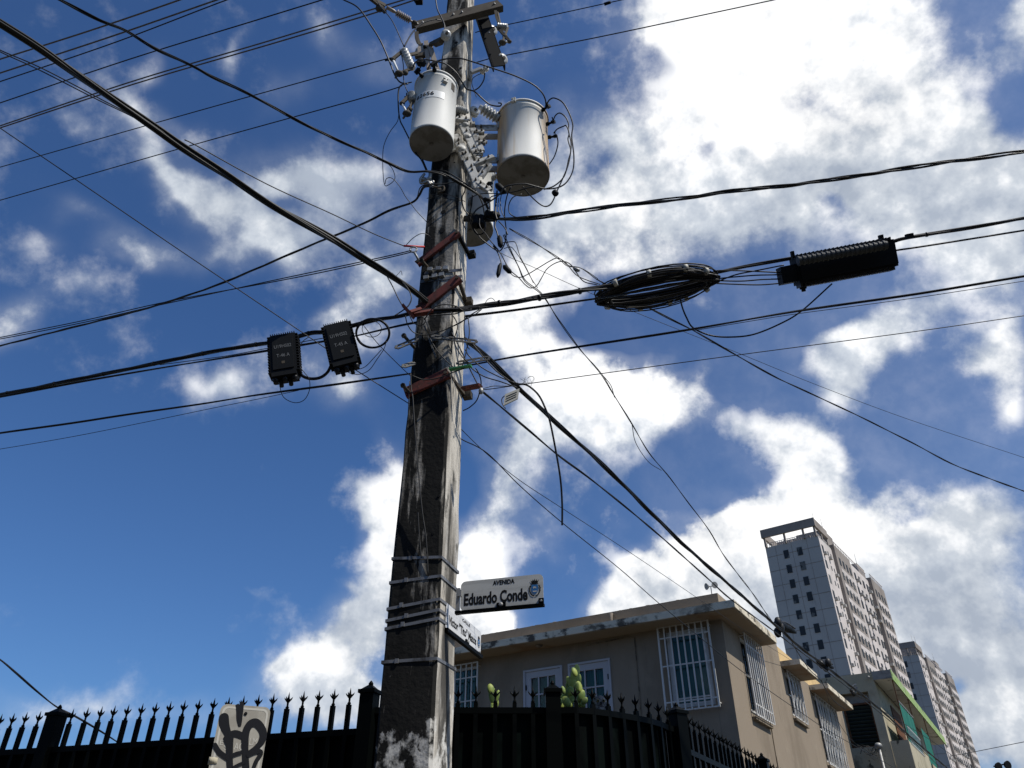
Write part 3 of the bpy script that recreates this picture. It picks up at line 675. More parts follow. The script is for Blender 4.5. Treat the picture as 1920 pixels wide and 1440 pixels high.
tw = thing('apartment_tower', 'nearer grey apartment tower with open roof frame, rising behind the houses', 'tower', tuple(T1), 'apartment towers beyond the street')
tp = lambda a, L, z, out=0.0: T1 + TF * a + TS * L + TO * out + Z * z
mb = MB(); mb.box(tp(5.9, 4.5, ZTOP / 2), TF * 5.9, TS * 4.5, Z * ZTOP / 2); mb.build('end_block', M_TOW, tw)
mb = MB()   # joints of the precast panels on the end face
for k in range(19): mb.box(tp(5.9, -.02, ZTOP - 2.3 - k * FH), TF * 5.9, TS * .02, Z * .05)
for a in (2.6, 6.0, 9.6): mb.box(tp(a, -.018, ZTOP / 2), TF * .03, TS * .018, Z * ZTOP / 2)
mb.build('panel_joints', M_TOWB, tw)
mb = MB(); mb.box(tp(5.9, 28.9, ZTOP / 2 - .4), TF * 5.88, TS * 19.8, Z * (ZTOP / 2 - .4)); mb.build('body', M_TOWB, tw)
BAYS = [(0, 9, 0.0, 'w'), (9, 21, .75, 'b'), (21, 36, .72, 'w'), (36, 48.5, 1.5, 'b')]
for i, (a, b, out_, kd) in enumerate(BAYS):
    if out_ == 0: continue
    mb = MB(); mb.box(tp(-out_ / 2 + .5, (a + b) / 2, ZTOP / 2), TF * (out_ / 2 + .5), TS * ((b - a) / 2 - (.01 if i else 0)), Z * (ZTOP / 2 + (.8 if kd == 'b' else 0)))
    mb.build('bay', M_TOWB if kd == 'b' else M_TOWW, tw)
mb = MB()
mb.box(tp(-.03, 4.5, ZTOP / 2 - .2), TF * .03, TS * 4.48, Z * (ZTOP / 2 - .2))
for a, b, out_ in ((9, 21, .75), (36, 48.5, 1.5)):
    for k in range(19): mb.box(tp(-out_ - .03, (a + b) / 2 + .8, ZTOP - 4.9 - k * FH), TF * .03, TS * ((b - a) / 2 - 1.0), Z * .72)
mb.build('pale_bands', M_TOWW, tw)
mb = MB()   # open roof frame over the end block
mb.box(tp(5.9, -.7, ZTOP + 3.0), TF * 6.1, TS * .25, Z * .95)
mb.box(tp(.12, 4.0, ZTOP + 3.0), TF * .25, TS * 4.4, Z * .94); mb.box(tp(11.7, 4.0, ZTOP + 3.0), TF * .25, TS * 4.4, Z * .94)
mb.box(tp(5.9, 8.4, ZTOP + 3.0), TF * 5.5, TS * .25, Z * .9)
for a in (.3, 2.8, 7.0, 11.5): 
    for L in (-.3, 4.2, 8.2): mb.box(tp(a, L, ZTOP + 1.05), TF * .2, TS * .25, Z * 1.1)
mb.build('roof_frame', M_TOWB, tw)
mb = MB()
for i in range(24): mb.box(tp(.3 + i * .48, .25, ZTOP + .5), TF * .05, TS * .05, Z * .5)
mb.box(tp(5.9, .25, ZTOP + 1.0), TF * 5.8, TS * .06, Z * .06); mb.box(tp(.4, 4.5, ZTOP + 1.0), TF * .06, TS * 4.2, Z * .06)
for i in range(14): mb.box(tp(.4, .6 + i * .6, ZTOP + .5), TF * .05, TS * .05, Z * .5)
for a, b, o_ in ((9.2, 35.8, .6), (36.3, 48.3, 1.35)):
    for i in range(int((b - a) / 1.2)): mb.box(tp(-o_, a + i * 1.2, ZTOP + 1.3), TF * .05, TS * .05, Z * .5)
    mb.box(tp(-o_, (a + b) / 2, ZTOP + 1.8), TF * .06, TS * ((b - a) / 2), Z * .06)
mb.build('roof_railing', M_TOWW, tw)
for L0, L1 in ((13, 20), (40, 46.5)):
    mb = MB(); mb.box(tp(4.8, (L0 + L1) / 2, ZTOP + 3.2), TF * 3.2, TS * (L1 - L0) / 2, Z * 3.2); ph = mb.build('roof_house', M_TOWB, tw)
    mb = MB(); mb.tube([tp(1.8, L0 + 1, ZTOP + 6.3), tp(1.8, L0 + 1, ZTOP + 9.4)], .05, 5)
    mb.tube([tp(3.0, L1 - 1, ZTOP + 6.3), tp(3.0, L1 - 1, ZTOP + 8.2)], .10, 5); mb.build('antenna', M_STEEL, ph)
mb = MB(); mb.tube([tp(1.2, 5, ZTOP + 1), tp(1.2, 5, ZTOP + 7.5)], .05, 5); mb.build('antenna', M_STEEL, tw)
nwin = 0
def twin_part(c, dx, dn, dz):
    global nwin
    mb = MB(); mb.box(c, dx, dn, dz); mb.build('window', M_TWIN, tw); nwin += 1
for k in range(12):
    zc = 65.0 - k * FH
    for a in (7.45, 4.45): twin_part(tp(a, -.05, zc), TF * .55, TS * .05, Z * .92)
rest = MB(); acs = MB(); rr = random.Random(11)
for k in range(19):
    zc = 64.9 - k * FH
    for L in (1.6, 5.2, 7.2):
        hw = .65 if L == 1.6 else .32; c = tp(-.06, L, zc + (0 if hw > .5 else .1))
        if k < 9: twin_part(c, TO * .035, TS * hw, Z * (.95 if hw > .5 else .5))
        else: rest.box(c, TO * .035, TS * hw, Z * (.95 if hw > .5 else .5))
        if rr.random() < .6 and L > 1.5: acs.box(tp(-.35, L, zc - 1.0), TO * .35, TS * .42, Z * .3)
    for b0_, out_ in ((9, .75), (36, 1.5)):
        for j, L in enumerate((b0_ + 2.4, b0_ + 5.0, b0_ + 7.6, b0_ + 10.2)):
            c = tp(-out_ - .03, L, zc)
            if k < 6 and b0_ == 9: twin_part(c, TO * .035, TS * .62, Z * .85)
            else: rest.box(c, TO * .035, TS * .62, Z * .85)
    for L in (23, 26.5, 30, 33.2, 35):
        rest.box(tp(-.78, L, zc), TO * .06, TS * (.6 if L != 35 else .3), Z * .85)
        if rr.random() < .5: acs.box(tp(-1.15, L + .3, zc - 1.0), TO * .4, TS * .42, Z * .32)
rs = rest.build('windows', M_TWIN, tw); rs['kind'] = 'stuff'
ac = acs.build('air_conditioners', M_AC, tw); ac['kind'] = 'stuff'
t2 = copy_tree(tw); t2.location = T2
t2['label'] = 'farther apartment tower, lower in view, right of the lime green roof edge'
# ------------------------------------------------------------------ black picket fence
M_FENCE = mat('black_fence_enamel', (0.0016, 0.0022, 0.0021), 0.45, spec=.05)
M_PANEL = layered('black_sheet_panel', (0.0012, 0.0018, 0.0018), [((0.003, 0.006, 0.005), 2.5, .45, .6, .7, (1, 1, .4), 5)], 0.6, spec=.03)
ZF = 2.85
def pick(x, y): 
    p = EYE + ray(x, y) * tZ(x, y, ZF); return Vector((p.x, p.y, 0))
def finial(mb, p, D, zt):
    n = D.cross(Z)
    mb.lathe(p + Z * (zt - .115), Z, [(.010, 0), (.014, .008), (.007, .02), (.008, .045), (.013, .06), (.008, .075), (.0005, .115)], 8)
    for sg in (-1, 1):
        for dd in (D, n):
            pts = [p + Z * (zt - .075), p + dd * sg * .012 + Z * (zt - .062), p + dd * sg * .026 + Z * (zt - .048), p + dd * sg * .034 + Z * (zt - .036)]
            mb.tube(pts, [.006, .006, .005, .001], 5)
def picket(parent, p, D, bottom=0.9, collar=True, zt=ZF):
    n = D.cross(Z); mb = MB()
    mb.box(p + Z * ((bottom + zt - .115) / 2), D * .0145, n * .0145, Z * ((zt - .115 - bottom) / 2))
    pk = mb.build('picket', M_FENCE, parent)
    mb = MB(); finial(mb, p, D, zt); mb.build('finial', M_FENCE, pk)
    if collar:
        mb = MB(); mb.lathe(p + Z * 2.28, Z, [(.021, -.04), (.027, -.03), (.021, -.018), (.034, 0), (.021, .018), (.027, .03), (.021, .04)], 12); mb.build('collar', M_FENCE, pk)
def fpost(parent, p, D, zt=ZF + .02, w=.052):
    n = D.cross(Z); mb = MB()
    mb.box(p + Z * (zt - .075) / 2, D * w, n * w, Z * (zt - .075) / 2)
    ps = mb.build('post', M_FENCE, parent)
    mb = MB(); c = p + Z * (zt - .073)
    mb.box(c + Z * .012, D * (w + .012), n * (w + .012), Z * .012)
    vs = [c + Z * .024 + D * a * w + n * b * w for a, b in ((-1, -1), (1, -1), (1, 1), (-1, 1))] + [c + Z * .06 + D * a * .012 + n * b * .012 for a, b in ((-1, -1), (1, -1), (1, 1), (-1, 1))]
    mb.add(vs, [(0, 1, 5, 4), (1, 2, 6, 5), (2, 3, 7, 6), (3, 0, 4, 7), (4, 5, 6, 7)])
    mb.lathe(c + Z * .055, Z, [(.014, 0), (.018, .012), (.010, .026), (.001, .035)], 10); mb.build('post_cap', M_FENCE, ps)
def line_parts(parent, P, Q, z_rails, ztop, back):
    D = (Q - P).normalized(); n = back
    for z in z_rails:
        mb = MB(); mb.box((P + Q) / 2 + Z * z, (Q - P) / 2, n * .016, Z * .02); mb.build('rail', M_FENCE, parent)
    mb = MB(); mb.box((P + Q) / 2 + n * .03 + Z * (ztop + .9) / 2, (Q - P) / 2, n * .003, Z * (ztop - .9) / 2); mb.build('sheet_panel', M_PANEL, parent)
    mb = MB(); mb.box((P + Q) / 2 + n * .01 + Z * .45, (Q - P) / 2, n * .08, Z * .449); mb.build('base_wall', M_CREAM, parent)
# left run, straight along the avenue
L0, L1 = pick(28, 1336.4), pick(658, 1289)
DL = (L0 - L1).normalized(); BK = Vector((DL.y, -DL.x, 0)); BK = BK if BK.y > 0 else -BK
fa = thing('picket_fence', 'long black picket fence with arrow tips left of the concrete pole', 'fence', tuple(L1))
def on_line(x, guess):  # point of the left run seen in picture column x
    lo = 0.0; hi = 6.0
    for _ in range(40):
        m_ = (lo + hi) / 2; p = L1 + DL * m_ + Z * ZF; v = p - EYE; xx = 960 + F_PX * v.x / v.dot(FW)
        if xx > x: lo = m_
        else: hi = m_
    return L1 + DL * lo
PX = [-22, 5, 28, 52, 77.4, 139, 166.5, 192.7, 217, 242.5, 269, 295, 321.5, 348, 375.5, 403.6, 431, 458.5, 486.6, 514.5, 543, 571, 600, 628.4, 658.4]
for i, x in enumerate(PX): picket(fa, on_line(x, 0), DL, collar=i % 2 == 0)
for x in (111,): fpost(fa, on_line(x, 0), DL)
for k in range(1, 12): picket(fa, on_line(-22, 0) + DL * .115 * k, DL, collar=k % 2 == 0)
PL = L1 - DL * .155; fpost(fa, PL, DL)
ZR = 2.585
line_parts(fa, PL, on_line(-22, 0) + DL * 3.0, (ZR - .03, 1.15), ZR - .012, BK)
# gate and rounded corner, right of the pole
gt = thing('fence_gate', 'black sheet metal gate with arrow tipped bars between the pole and the capped post', 'gate', tuple(pick(860, 1285.7)))
GPX = [(827, 1287), (860, 1285.7), (893, 1284.5), (929, 1284), (964.8, 1285.7), (998.4, 1288)]
gps = [pick(*g) for g in GPX]; g0, g1 = gps[1], gps[4]; DG = (g0 - g1).normalized(); BG = Vector((DG.y, -DG.x, 0)); BG = BG if BG.y > 0 else -BG
for i, x in enumerate(gps):
    p = g1 + DG * (x - g1).dot(DG); picket(gt, p, DG, collar=i % 2 == 1)
for k in range(1, 5): picket(gt, g0 + DG * (.125 * (k + 1)), DG, collar=k % 2 == 0)
pg = pick(1037.5, 1277); pgp = g1 + DG * (pg - g1).dot(DG)
ZG = 2.715
line_parts(gt, g0 + DG * .62, pgp, (ZG - .03, 1.15), ZG - .012, BG)
CPX = [(1078, 1285), (1109.5, 1288), (1138, 1292), (1164, 1297), (1189.7, 1302), (1214, 1308), (1232.5, 1314.5), (1249, 1323)]
cv = thing('curved_fence', 'black picket fence curving round the corner in front of the brown house', 'fence', tuple(pgp))
cps = [pgp] + [pick(*c) for c in CPX] + [pick(1268, 1326)]
for i in range(1, len(cps) - 1):
    D = (cps[i + 1] - cps[i - 1]).normalized(); picket(cv, cps[i], D, collar=i % 2 == 1)
fpost(cv, pgp, DG); De = (cps[-1] - cps[-2]).normalized(); fpost(cv, cps[-1], De)
mb1, mb4, mb2, mb3 = MB(), MB(), MB(), MB()
for i in range(len(cps) - 1):
    a, b = cps[i], cps[i + 1]; D = (b - a).normalized(); n = Vector((-D.y, D.x, 0)); n = n if n.y > 0 or n.x < 0 else -n
    n = Vector((-D.y, D.x, 0))
    for z, mq in ((ZG - .03, mb1), (1.15, mb4)): mq.box((a + b) / 2 + Z * z, (b - a) / 2, n * .016, Z * .02)
    mb2.box((a + b) / 2 + n * .03 + Z * (ZG - .012 + .9) / 2, (b - a) / 2, n * .003, Z * (ZG - .912) / 2)
    mb3.box((a + b) / 2 + n * .01 + Z * .45, (b - a) / 2, n * .08, Z * .449)
mb1.build('rail', M_FENCE, cv); mb4.build('rail', M_FENCE, cv); mb2.build('sheet_panel', M_PANEL, cv); mb3.build('base_wall', M_CREAM, cv)
# run along the side street
SPX = [(1288.8, 1340), (1299, 1346.5), (1309.4, 1352.8), (1320, 1359), (1328.3, 1364), (1337.8, 1369.5), (1347, 1375), (1354, 1379), (1361.8, 1383), (1370.6, 1388), (1379, 1393), (1386.8, 1397.5), (1395.6, 1401), (1401.9, 1404.5), (1408.9, 1408.5), (1415.7, 1412), (1443, 1426), (1449.5, 1429.5), (1457, 1433), (1463, 1437), (1469, 1440)]
s0_, s1_ = cps[-1], pick(1449.5, 1430.5); DS = (s1_ - s0_).normalized(); BS = Vector((-DS.y, DS.x, 0))
sf = thing('receding_fence', 'black picket fence running away along the side street below the brown house wall', 'fence', tuple(s0_))
for i, c in enumerate(SPX):
    v = ray(*c); v2 = Vector((v.x, v.y, 0)); # meet the picture column with the fence line
    den = v2.x * DS.y - v2.y * DS.x; tt = ((s0_.x - EYE.x) * DS.y - (s0_.y - EYE.y) * DS.x) / den
    p = Vector((EYE.x + v2.x * tt, EYE.y + v2.y * tt, 0)); picket(sf, p, DS, collar=i % 2 == 0)
v = ray(1427, 1412); den = v.x * DS.y - v.y * DS.x; tt = ((s0_.x - EYE.x) * DS.y - (s0_.y - EYE.y) * DS.x) / den
fpost(sf, Vector((EYE.x + v.x * tt, EYE.y + v.y * tt, 0)), DS)
line_parts(sf, s0_ + DS * .06, s0_ + DS * 6.5, (ZR - .03, 1.15), ZR - .25, BS)

# cacti and owl on the planter behind the gate
M_CACT = layered('cactus_pad', (0.27, 0.32, 0.07), [((0.09, 0.15, 0.035), 8, .42, .58, .8, ONE, 5), ((0.34, 0.34, 0.12), 12, .55, .7, .6, ONE, 4)], 0.55)
rr = random.Random(5)
def cactus(label, lst, Yd, group):
    base = atY(lst[0][0], lst[0][1], Yd)
    c = thing('prickly_pear', label, 'cactus', (base.x, base.y, 0), group)
    for x, y, w, h, tilt, turn in lst:
        p = atY(x, y, Yd + rr.uniform(-.16, .16)); k = tY(x, y, Yd) / F_PX
        turn *= .6
        X = Vector((math.cos(rad(turn)), math.sin(rad(turn)), 0)); Yv = Vector((-math.sin(rad(turn)), math.cos(rad(turn)), 0))
        q = Matrix.Rotation(rad(tilt), 3, 'Y'); mb = MB()
        mb.uvball(p, w * k * .56, .014, h * k * .54, 12, 9, q @ X, Yv, q @ Z); mb.build('pad', M_CACT, c)
    mb = MB(); lo = min(q[1] for q in lst); p = atY(lst[0][0], lst[0][1] + 20, Yd); mb.tube([Vector((p.x, p.y + .05, 2.35)), Vector((p.x, p.y + .05, p.z + .03))], [.03, .018], 8); mb.build('stem', M_CACT, c)
cactus('tall prickly pear with many sunlit yellow green pads behind the capped fence post',
       [(1072, 1312, 20, 26, 5, 30), (1078, 1268, 16, 30, 8, 10), (1082, 1256, 12, 20, 0, 60), (1084, 1276, 12, 24, 12, 40), (1074, 1282, 16, 20, -10, -20), (1068, 1290, 14, 22, -20, 15), (1081, 1287, 12, 16, 20, 70),
        (1070, 1296, 14, 16, 10, 10), (1060, 1300, 11, 20, -15, 30), (1086, 1298, 13, 18, 15, -20), (1080, 1306, 12, 20, 20, 30), (1062, 1316, 14, 20, -30, 10), (1054, 1308, 10, 22, -10, 50), (1088, 1311, 11, 14, 30, 0),
        (1076, 1318, 12, 14, 60, 20), (1092, 1322, 12, 9, 20, 30), (1056, 1294, 8, 14, -12, 60), (1066, 1322, 12, 14, 60, 10), (1050, 1318, 13, 20, -25, 20), (1058, 1324, 14, 18, 25, 40), (1074, 1304, 15, 20, 0, 35), (1090, 1304, 13, 20, 22, 15), (1068, 1277, 12, 18, -25, 30), (1086, 1288, 12, 20, -8, 50), (1082, 1323, 14, 14, -40, 20), (1096, 1314, 10, 14, 35, 20), (1077, 1260, 11, 16, -18, 50)], 6.1, 'prickly pears behind the gate')
cactus('small prickly pear of three pads behind the gate bars near the pole', [(924, 1304, 15, 30, -8, 20), (920, 1292, 12, 18, -12, 30), (932, 1306, 8, 22, 14, 60), (929, 1318, 12, 18, 0, 10)], 6.1, 'prickly pears behind the gate')
M_OWL = layered('painted_owl_feathers', (0.07, 0.06, 0.055), [((0.34, 0.31, 0.27), 45, .48, .6, .9, (1, 1, 3), 5)], 0.7)
ow = atY(1127, 1340, 6.15); ob = Vector((ow.x, ow.y, 0)); ow = thing('owl_figurine', 'painted owl figurine perched behind the curved fence bars', 'owl figure', tuple(ob + Z * 2.45))
hz = atY(1127, 1316, 6.15).z
mb = MB(); mb.lathe(ob + Z * (hz - .26), Z, [(.04, 0), (.065, .05), (.072, .11), (.068, .16), (.052, .20), (.054, .235), (.05, .27), (.03, .295), (.004, .305)], 18); mb.build('body', M_OWL, ow)
for sg in (-1, 1):
    mb = MB(); mb.lathe(ob + Vector((.034 * sg, -.01, hz + .02)), Vector((.45 * sg, 0, 1)), [(.014, 0), (.010, .02), (.001, .05)], 8); mb.build('ear_tuft', M_OWL, ow)
    mb = MB(); mb.uvball(ob + Vector((.021 * sg, -.046, hz + .0)), .013, .008, .013, 10, 7); ey = mb.build('eye', mat('owl_eye', (.16, .11, .02), .3), ow)
    mb = MB(); mb.uvball(ob + Vector((.021 * sg, -.053, hz + .0)), .006, .004, .006, 8, 6); mb.build('pupil', M_LETTER, ey)
mb = MB(); mb.lathe(ob + Vector((0, -.05, hz - .012)), Vector((0, -.5, -1)), [(.008, 0), (.005, .015), (.001, .028)], 8); mb.build('beak', M_LETTER, ow)
# the planter ledge they stand on
mb = MB(); pa, pb = atY(905, 1330, 6.3), atY(1150, 1330, 6.3)
mb.box(Vector(((pa.x + pb.x) / 2, 6.3, 1.2)), Vector(((pb.x - pa.x) / 2, 0, 0)), Vector((0, .28, 0)), Z * 1.2)
tag(mb.build('planter_wall', M_GREY), 'grey planter wall behind the black gate under the cacti', 'planter')

# ------------------------------------------------------------------ no-parking sign with graffiti
SG = az(67); SN = Vector((SG.y, -SG.x, 0)); SN = SN if SN.y < 0 else -SN
sc0 = at(463, 1330, 3.9)
so_ = lambda x, y, lift=0.0: onp(380 + x / 11.08, 1310 + y / 11.08, sc0, SN) + SN * lift
tl, tr = so_(395, 100), so_(1425, 185); bw = (tr - tl).dot(SG); ztop = (tl.z + tr.z) / 2
M_SIGN = layered('dirty_sign_face', (0.34, 0.32, 0.27), [((0.26, 0.24, 0.20), 9, .45, .6, .8, ONE, 7), ((0.42, 0.40, 0.35), 30, .6, .75, .5, ONE, 5)], 0.45)
M_SIGNB = mat('pale_sign_border', (0.47, 0.45, 0.39), 0.5)
ps = thing('parking_sign', 'small rounded street sign covered in black graffiti in front of the left fence', 'sign', (tl.x, tl.y, 0))
so0 = Vector((tl.x, tl.y, 0))
def rrect(u0, u1, z0, z1, r, n=6):
    out = []
    for cx, cz, a0 in ((u1 - r, z1 - r, 0), (u0 + r, z1 - r, 90), (u0 + r, z0 + r, 180), (u1 - r, z0 + r, 270)):
        for k in range(n + 1):
            a = rad(a0 + 90 * k / n); out.append((cx + r * math.cos(a), cz + r * math.sin(a)))
    return out
H_ = .46
def sgp(u, z, lift): return so0 + SG * u + Z * z + SN * lift
mb = MB(); mb.prism([sgp(u, z, 0) for u, z in rrect(0, bw, ztop - H_, ztop, .032)], -SN * .004); plate = mb.build('plate', M_SIGN, ps)
outer = rrect(.010, bw - .010, ztop - H_ + .010, ztop - .010, .028); inner = rrect(.020, bw - .020, ztop - H_ + .020, ztop - .020, .020)
mb = MB(); n = len(outer); vs = [sgp(*p, .0008) for p in outer] + [sgp(*p, .0008) for p in inner]
mb.add(vs, [(i, (i + 1) % n, n + (i + 1) % n, n + i) for i in range(n)]); mb.build('border', M_SIGNB, plate)
M_GRAF = mat('black_spray_paint', (0.008, 0.008, 0.009), 0.35)
strokes = [([(440, 400), (450, 540), (500, 680), (560, 820)], [190, 190, 150, 110]), ([(715, 115), (760, 260), (765, 420), (770, 560)], [60, 110, 110, 60]), ([(810, 110), (790, 300), (770, 580)], [90, 90, 50]),
           ([(480, 820), (600, 740), (700, 730), (830, 780)], [90, 120, 130, 120]), ([(900, 1440), (890, 1200), (880, 950), (900, 700), (980, 540), (1100, 500), (1210, 600), (1262, 740), (1220, 900), (1100, 1030), (960, 1130)], [130, 120, 130, 140, 150, 160, 150, 140, 130, 100, 90]),
           ([(540, 820), (560, 1000), (560, 1200), (570, 1440)], [190, 130, 120, 110]), ([(255, 960), (320, 1080), (420, 1170), (520, 1230)], [80, 90, 90, 100]), ([(560, 1210), (700, 1150), (815, 1120)], [70, 80, 70]),
           ([(950, 1170), (1080, 1110), (1190, 1095), (1200, 1160), (1120, 1290), (1060, 1440)], [90, 90, 80, 90, 80, 70]), ([(620, 1440), (760, 1370), (890, 1310)], [60, 60, 60])]
mb = MB()
for i, (pts, ws) in enumerate(strokes):
    P = [Vector((x, y, w)) for (x, y), w in zip(pts, ws)]; C = catmull(P, 6)
    pp = [so_(c.x, c.y, .0012 + .0004 * i) for c in C]; kk = 3.95 / F_PX / 11.08
    mb.ribbon(pp, [c.z * kk for c in C], SN, .0003)
    for q, r0 in ((pp[0], C[0].z), (pp[-1], C[-1].z)):
        if r0 > 75: mb.prism([q + SG * (math.cos(a) * r0 * kk / 2) + Z * (math.sin(a) * r0 * kk / 2) for a in [k * math.pi / 7 for k in range(14)]], SN * .0004)
mb.build('graffiti', M_GRAF, plate)
mb = MB()
for s_, x, y, wd in (('E', 350, 960, 60), ('S', 430, 1060, 60), ('AC', 640, 1060, 165), ('LM', 960, 960, 140), ('A', 1215, 1000, 40)):
    put_text(mb, s_, so_(x, y, 0), SG, Z, wd * kk * 1.05, 130 * kk if len(s_) > 1 or s_ == 'A' else 90 * kk, 0.0, .0009)
mb.build('lettering', M_SIGNB, plate)
mb = MB(); mb.lathe(so_(895, 310, .0), SN, [(.008, 0), (.008, .004), (.004, .006)], 12); mb.build('bolt', M_LETTER, plate)
mb = MB(); c = so_(800, 1440, 0) - SN * .03; mb.box(Vector((c.x, c.y, (ztop - .03) / 2)), SG * .024, SN * .02, Z * (ztop - .03) / 2); mb.build('post', M_STEEL, ps)
mb = MB(); c = so_(215, 1290, 0) - SN * .01; mb.lathe(c, SG, [(.018, -.02), (.02, 0), (.018, .02)], 10); mb.build('clamp', M_CREAM, ps)
# ------------------------------------------------------------------ concrete utility pole
PX0 = Vector((-.575, 5.0, 0))
PU, PN = -PDIR, az(195)                   # along the avenue face (to the right) and its outward normal; side normal is PU
def half(z): return .183 - (z - 2.23) * .0067
def pax(z): return PX0 + Vector((-.0035 * z, 0, 0)) + Z * z
M_POLE = layered('stained_pole_concrete', (0.56, 0.52, 0.45), [
    ((0.17, 0.155, 0.13), 1.7, .42, .60, .8, (2.2, 2.2, .45), 9),
    ((0.028, 0.026, 0.023), 2.1, .50, .62, .85, (2.6, 2.6, .42), 10),
    ((0.50, 0.48, 0.44), 3.5, .60, .68, .65, (2.5, 2.5, .35), 8),
    ((0.035, 0.035, 0.03), 9, .56, .68, .8, (1, 1, .5), 9)], 0.9, bump=.22, bscale=34)
# old whitewash near the foot, ragged at its upper edge, and dark grime on the avenue face
def pole_extra():
    t = M_POLE.node_tree; n = t.nodes; l = t.links; b = n['Principled BSDF']; src = b.inputs['Base Color'].links[0].from_socket
    co = n.new('ShaderNodeTexCoord'); sp = n.new('ShaderNodeSeparateXYZ'); l.new(co.outputs['Object'], sp.inputs[0])
    ge = n.new('ShaderNodeNewGeometry'); dp = n.new('ShaderNodeVectorMath'); dp.operation = 'DOT_PRODUCT'; l.new(ge.outputs['True Normal'], dp.inputs[0]); dp.inputs[1].default_value = PN
    def mth(op, a, b_=None, c_=None, cl=False):
        m = n.new('ShaderNodeMath'); m.operation = op; m.use_clamp = cl
        for i, v in enumerate((a, b_, c_)):
            if v is None: continue
            if isinstance(v, (int, float)): m.inputs[i].default_value = v
            else: l.new(v, m.inputs[i])
        return m.outputs[0]
    def noi(sc, st, loc, det=8):
        mp = n.new('ShaderNodeMapping'); l.new(co.outputs['Object'], mp.inputs[0]); mp.inputs['Scale'].default_value = st; mp.inputs['Location'].default_value = loc
        no = n.new('ShaderNodeTexNoise'); no.inputs['Scale'].default_value = sc; no.inputs['Detail'].default_value = det; no.inputs['Roughness'].default_value = .65; l.new(mp.outputs[0], no.inputs[0]); return no.outputs['Fac']
    def mixc(f, a, col):
        mx = n.new('ShaderNodeMix'); mx.data_type = 'RGBA'; l.new(f, mx.inputs[0]); l.new(a, mx.inputs[6]); mx.inputs[7].default_value = (*col, 1); return mx.outputs[2]
    # black algae grown on the avenue face, thicker below 7 m, broken into streaks
    face = mth('GREATER_THAN', dp.outputs['Value'], .5)
    nn = noi(2.4, (2.0, 2.0, .42), (4, 1, 2)); lowz = mth('MULTIPLY', mth('SUBTRACT', 9.5, sp.outputs['Z']), .014)
    nn = mth('ADD', mth('MULTIPLY', nn, .72), mth('MULTIPLY', noi(7.5, (2.2, 2.2, .16), (2, 7, 5)), .28))
    g = mth('MULTIPLY', mth('SUBTRACT', mth('ADD', nn, lowz), .455), 12.0, cl=True)
    cur = mixc(mth('MULTIPLY', mth('MULTIPLY', g, face), .985), src, (0.009, 0.009, 0.0085))
    # dirt washed down the side face
    g2 = mth('MULTIPLY', mth('SUBTRACT', noi(3.0, (3, 3, .22), (8, 3, 1)), .59), 9.0, cl=True); inv = mth('SUBTRACT', 1.0, face)
    cur = mixc(mth('MULTIPLY', mth('MULTIPLY', g2, inv), .8), cur, (0.05, 0.045, 0.038))
    # whitewash
    edge = noi(5.0, (1, 1, .6), (1, 9, 4)); h = mth('SUBTRACT', mth('MULTIPLY_ADD', edge, 2.2, 1.36), sp.outputs['Z'])
    w = mth('MULTIPLY', h, 14.0, cl=True)
    gap = mth('MULTIPLY', mth('SUBTRACT', .545, noi(7.0, (1, 1, .8), (3, 3, 3))), 9.0, cl=True)
    cur = mixc(mth('MULTIPLY', mth('MULTIPLY', w, gap), .9), cur, (0.62, 0.60, 0.55))
    l.new(cur, b.inputs['Base Color'])
pole_extra()
mb = MB(); N_ = 44; ch = .022; vs = []; rr = random.Random(2)
for i in range(N_ + 1):
    z = 11.6 * i / N_; h = half(z); c = pax(z)
    for a, b in ((-h, -h + ch), (-h, h - ch), (-h + ch, h), (h - ch, h), (h, h - ch), (h, -h + ch), (h - ch, -h), (-h + ch, -h)):
        j = rr.uniform(-.0035, .0035); vs.append(c + PU * (a + j) - PN * (b + j))
fs = [(i * 8 + k, (i + 1) * 8 + k, (i + 1) * 8 + (k + 1) % 8, i * 8 + (k + 1) % 8) for i in range(N_) for k in range(8)]
fs.append(tuple(N_ * 8 + k for k in range(8)))
mb.add(vs, fs)
pole = thing('utility_pole', 'tall tapered square concrete utility pole, stained black, in the middle of the photo', 'utility pole', (PX0.x, PX0.y, 0))
mb.build('shaft', M_POLE, pole)
# bolt holes and spalls
for x, y, s_ in ((845, 80, .012), (850, 121, .018), (868, 121, .016), (828, 390, .03), (826, 425, .035), (850, 300, .012), (836, 305, .012), (852, 70, .02), (812, 1000, .012), (848, 740, .015), (795, 730, .013), (838, 930, .012)):
    p = atY(x, y, 4.8); z = p.z; c = pax(z) + PN * (half(z) - .004); u = (p - c).dot(PU); u = max(min(u, half(z) - .04), -half(z) + .04)
    mb = MB(); mb.lathe(c + PU * u, PN, [(s_, 0), (s_ * .8, .008)], 9); mb.build('bolt_hole', M_LETTER, pole)
def surf(x, y, lift=0.0):
    """point on the avenue face (or beyond its edge, in its plane) seen at a picture position"""
    z = 5.0
    for _ in range(6): z = onp(x, y, pax(z) + PN * (half(z) + lift), PN).z
    return onp(x, y, pax(z) + PN * (half(z) + lift), PN)
def sidep(x, y, lift=0.0):
    z = 5.0
    for _ in range(6): z = onp(x, y, pax(z) + PU * (half(z) + lift), PU).z
    return onp(x, y, pax(z) + PU * (half(z) + lift), PU)
def zat(y, x=815): return surf(x, y).z
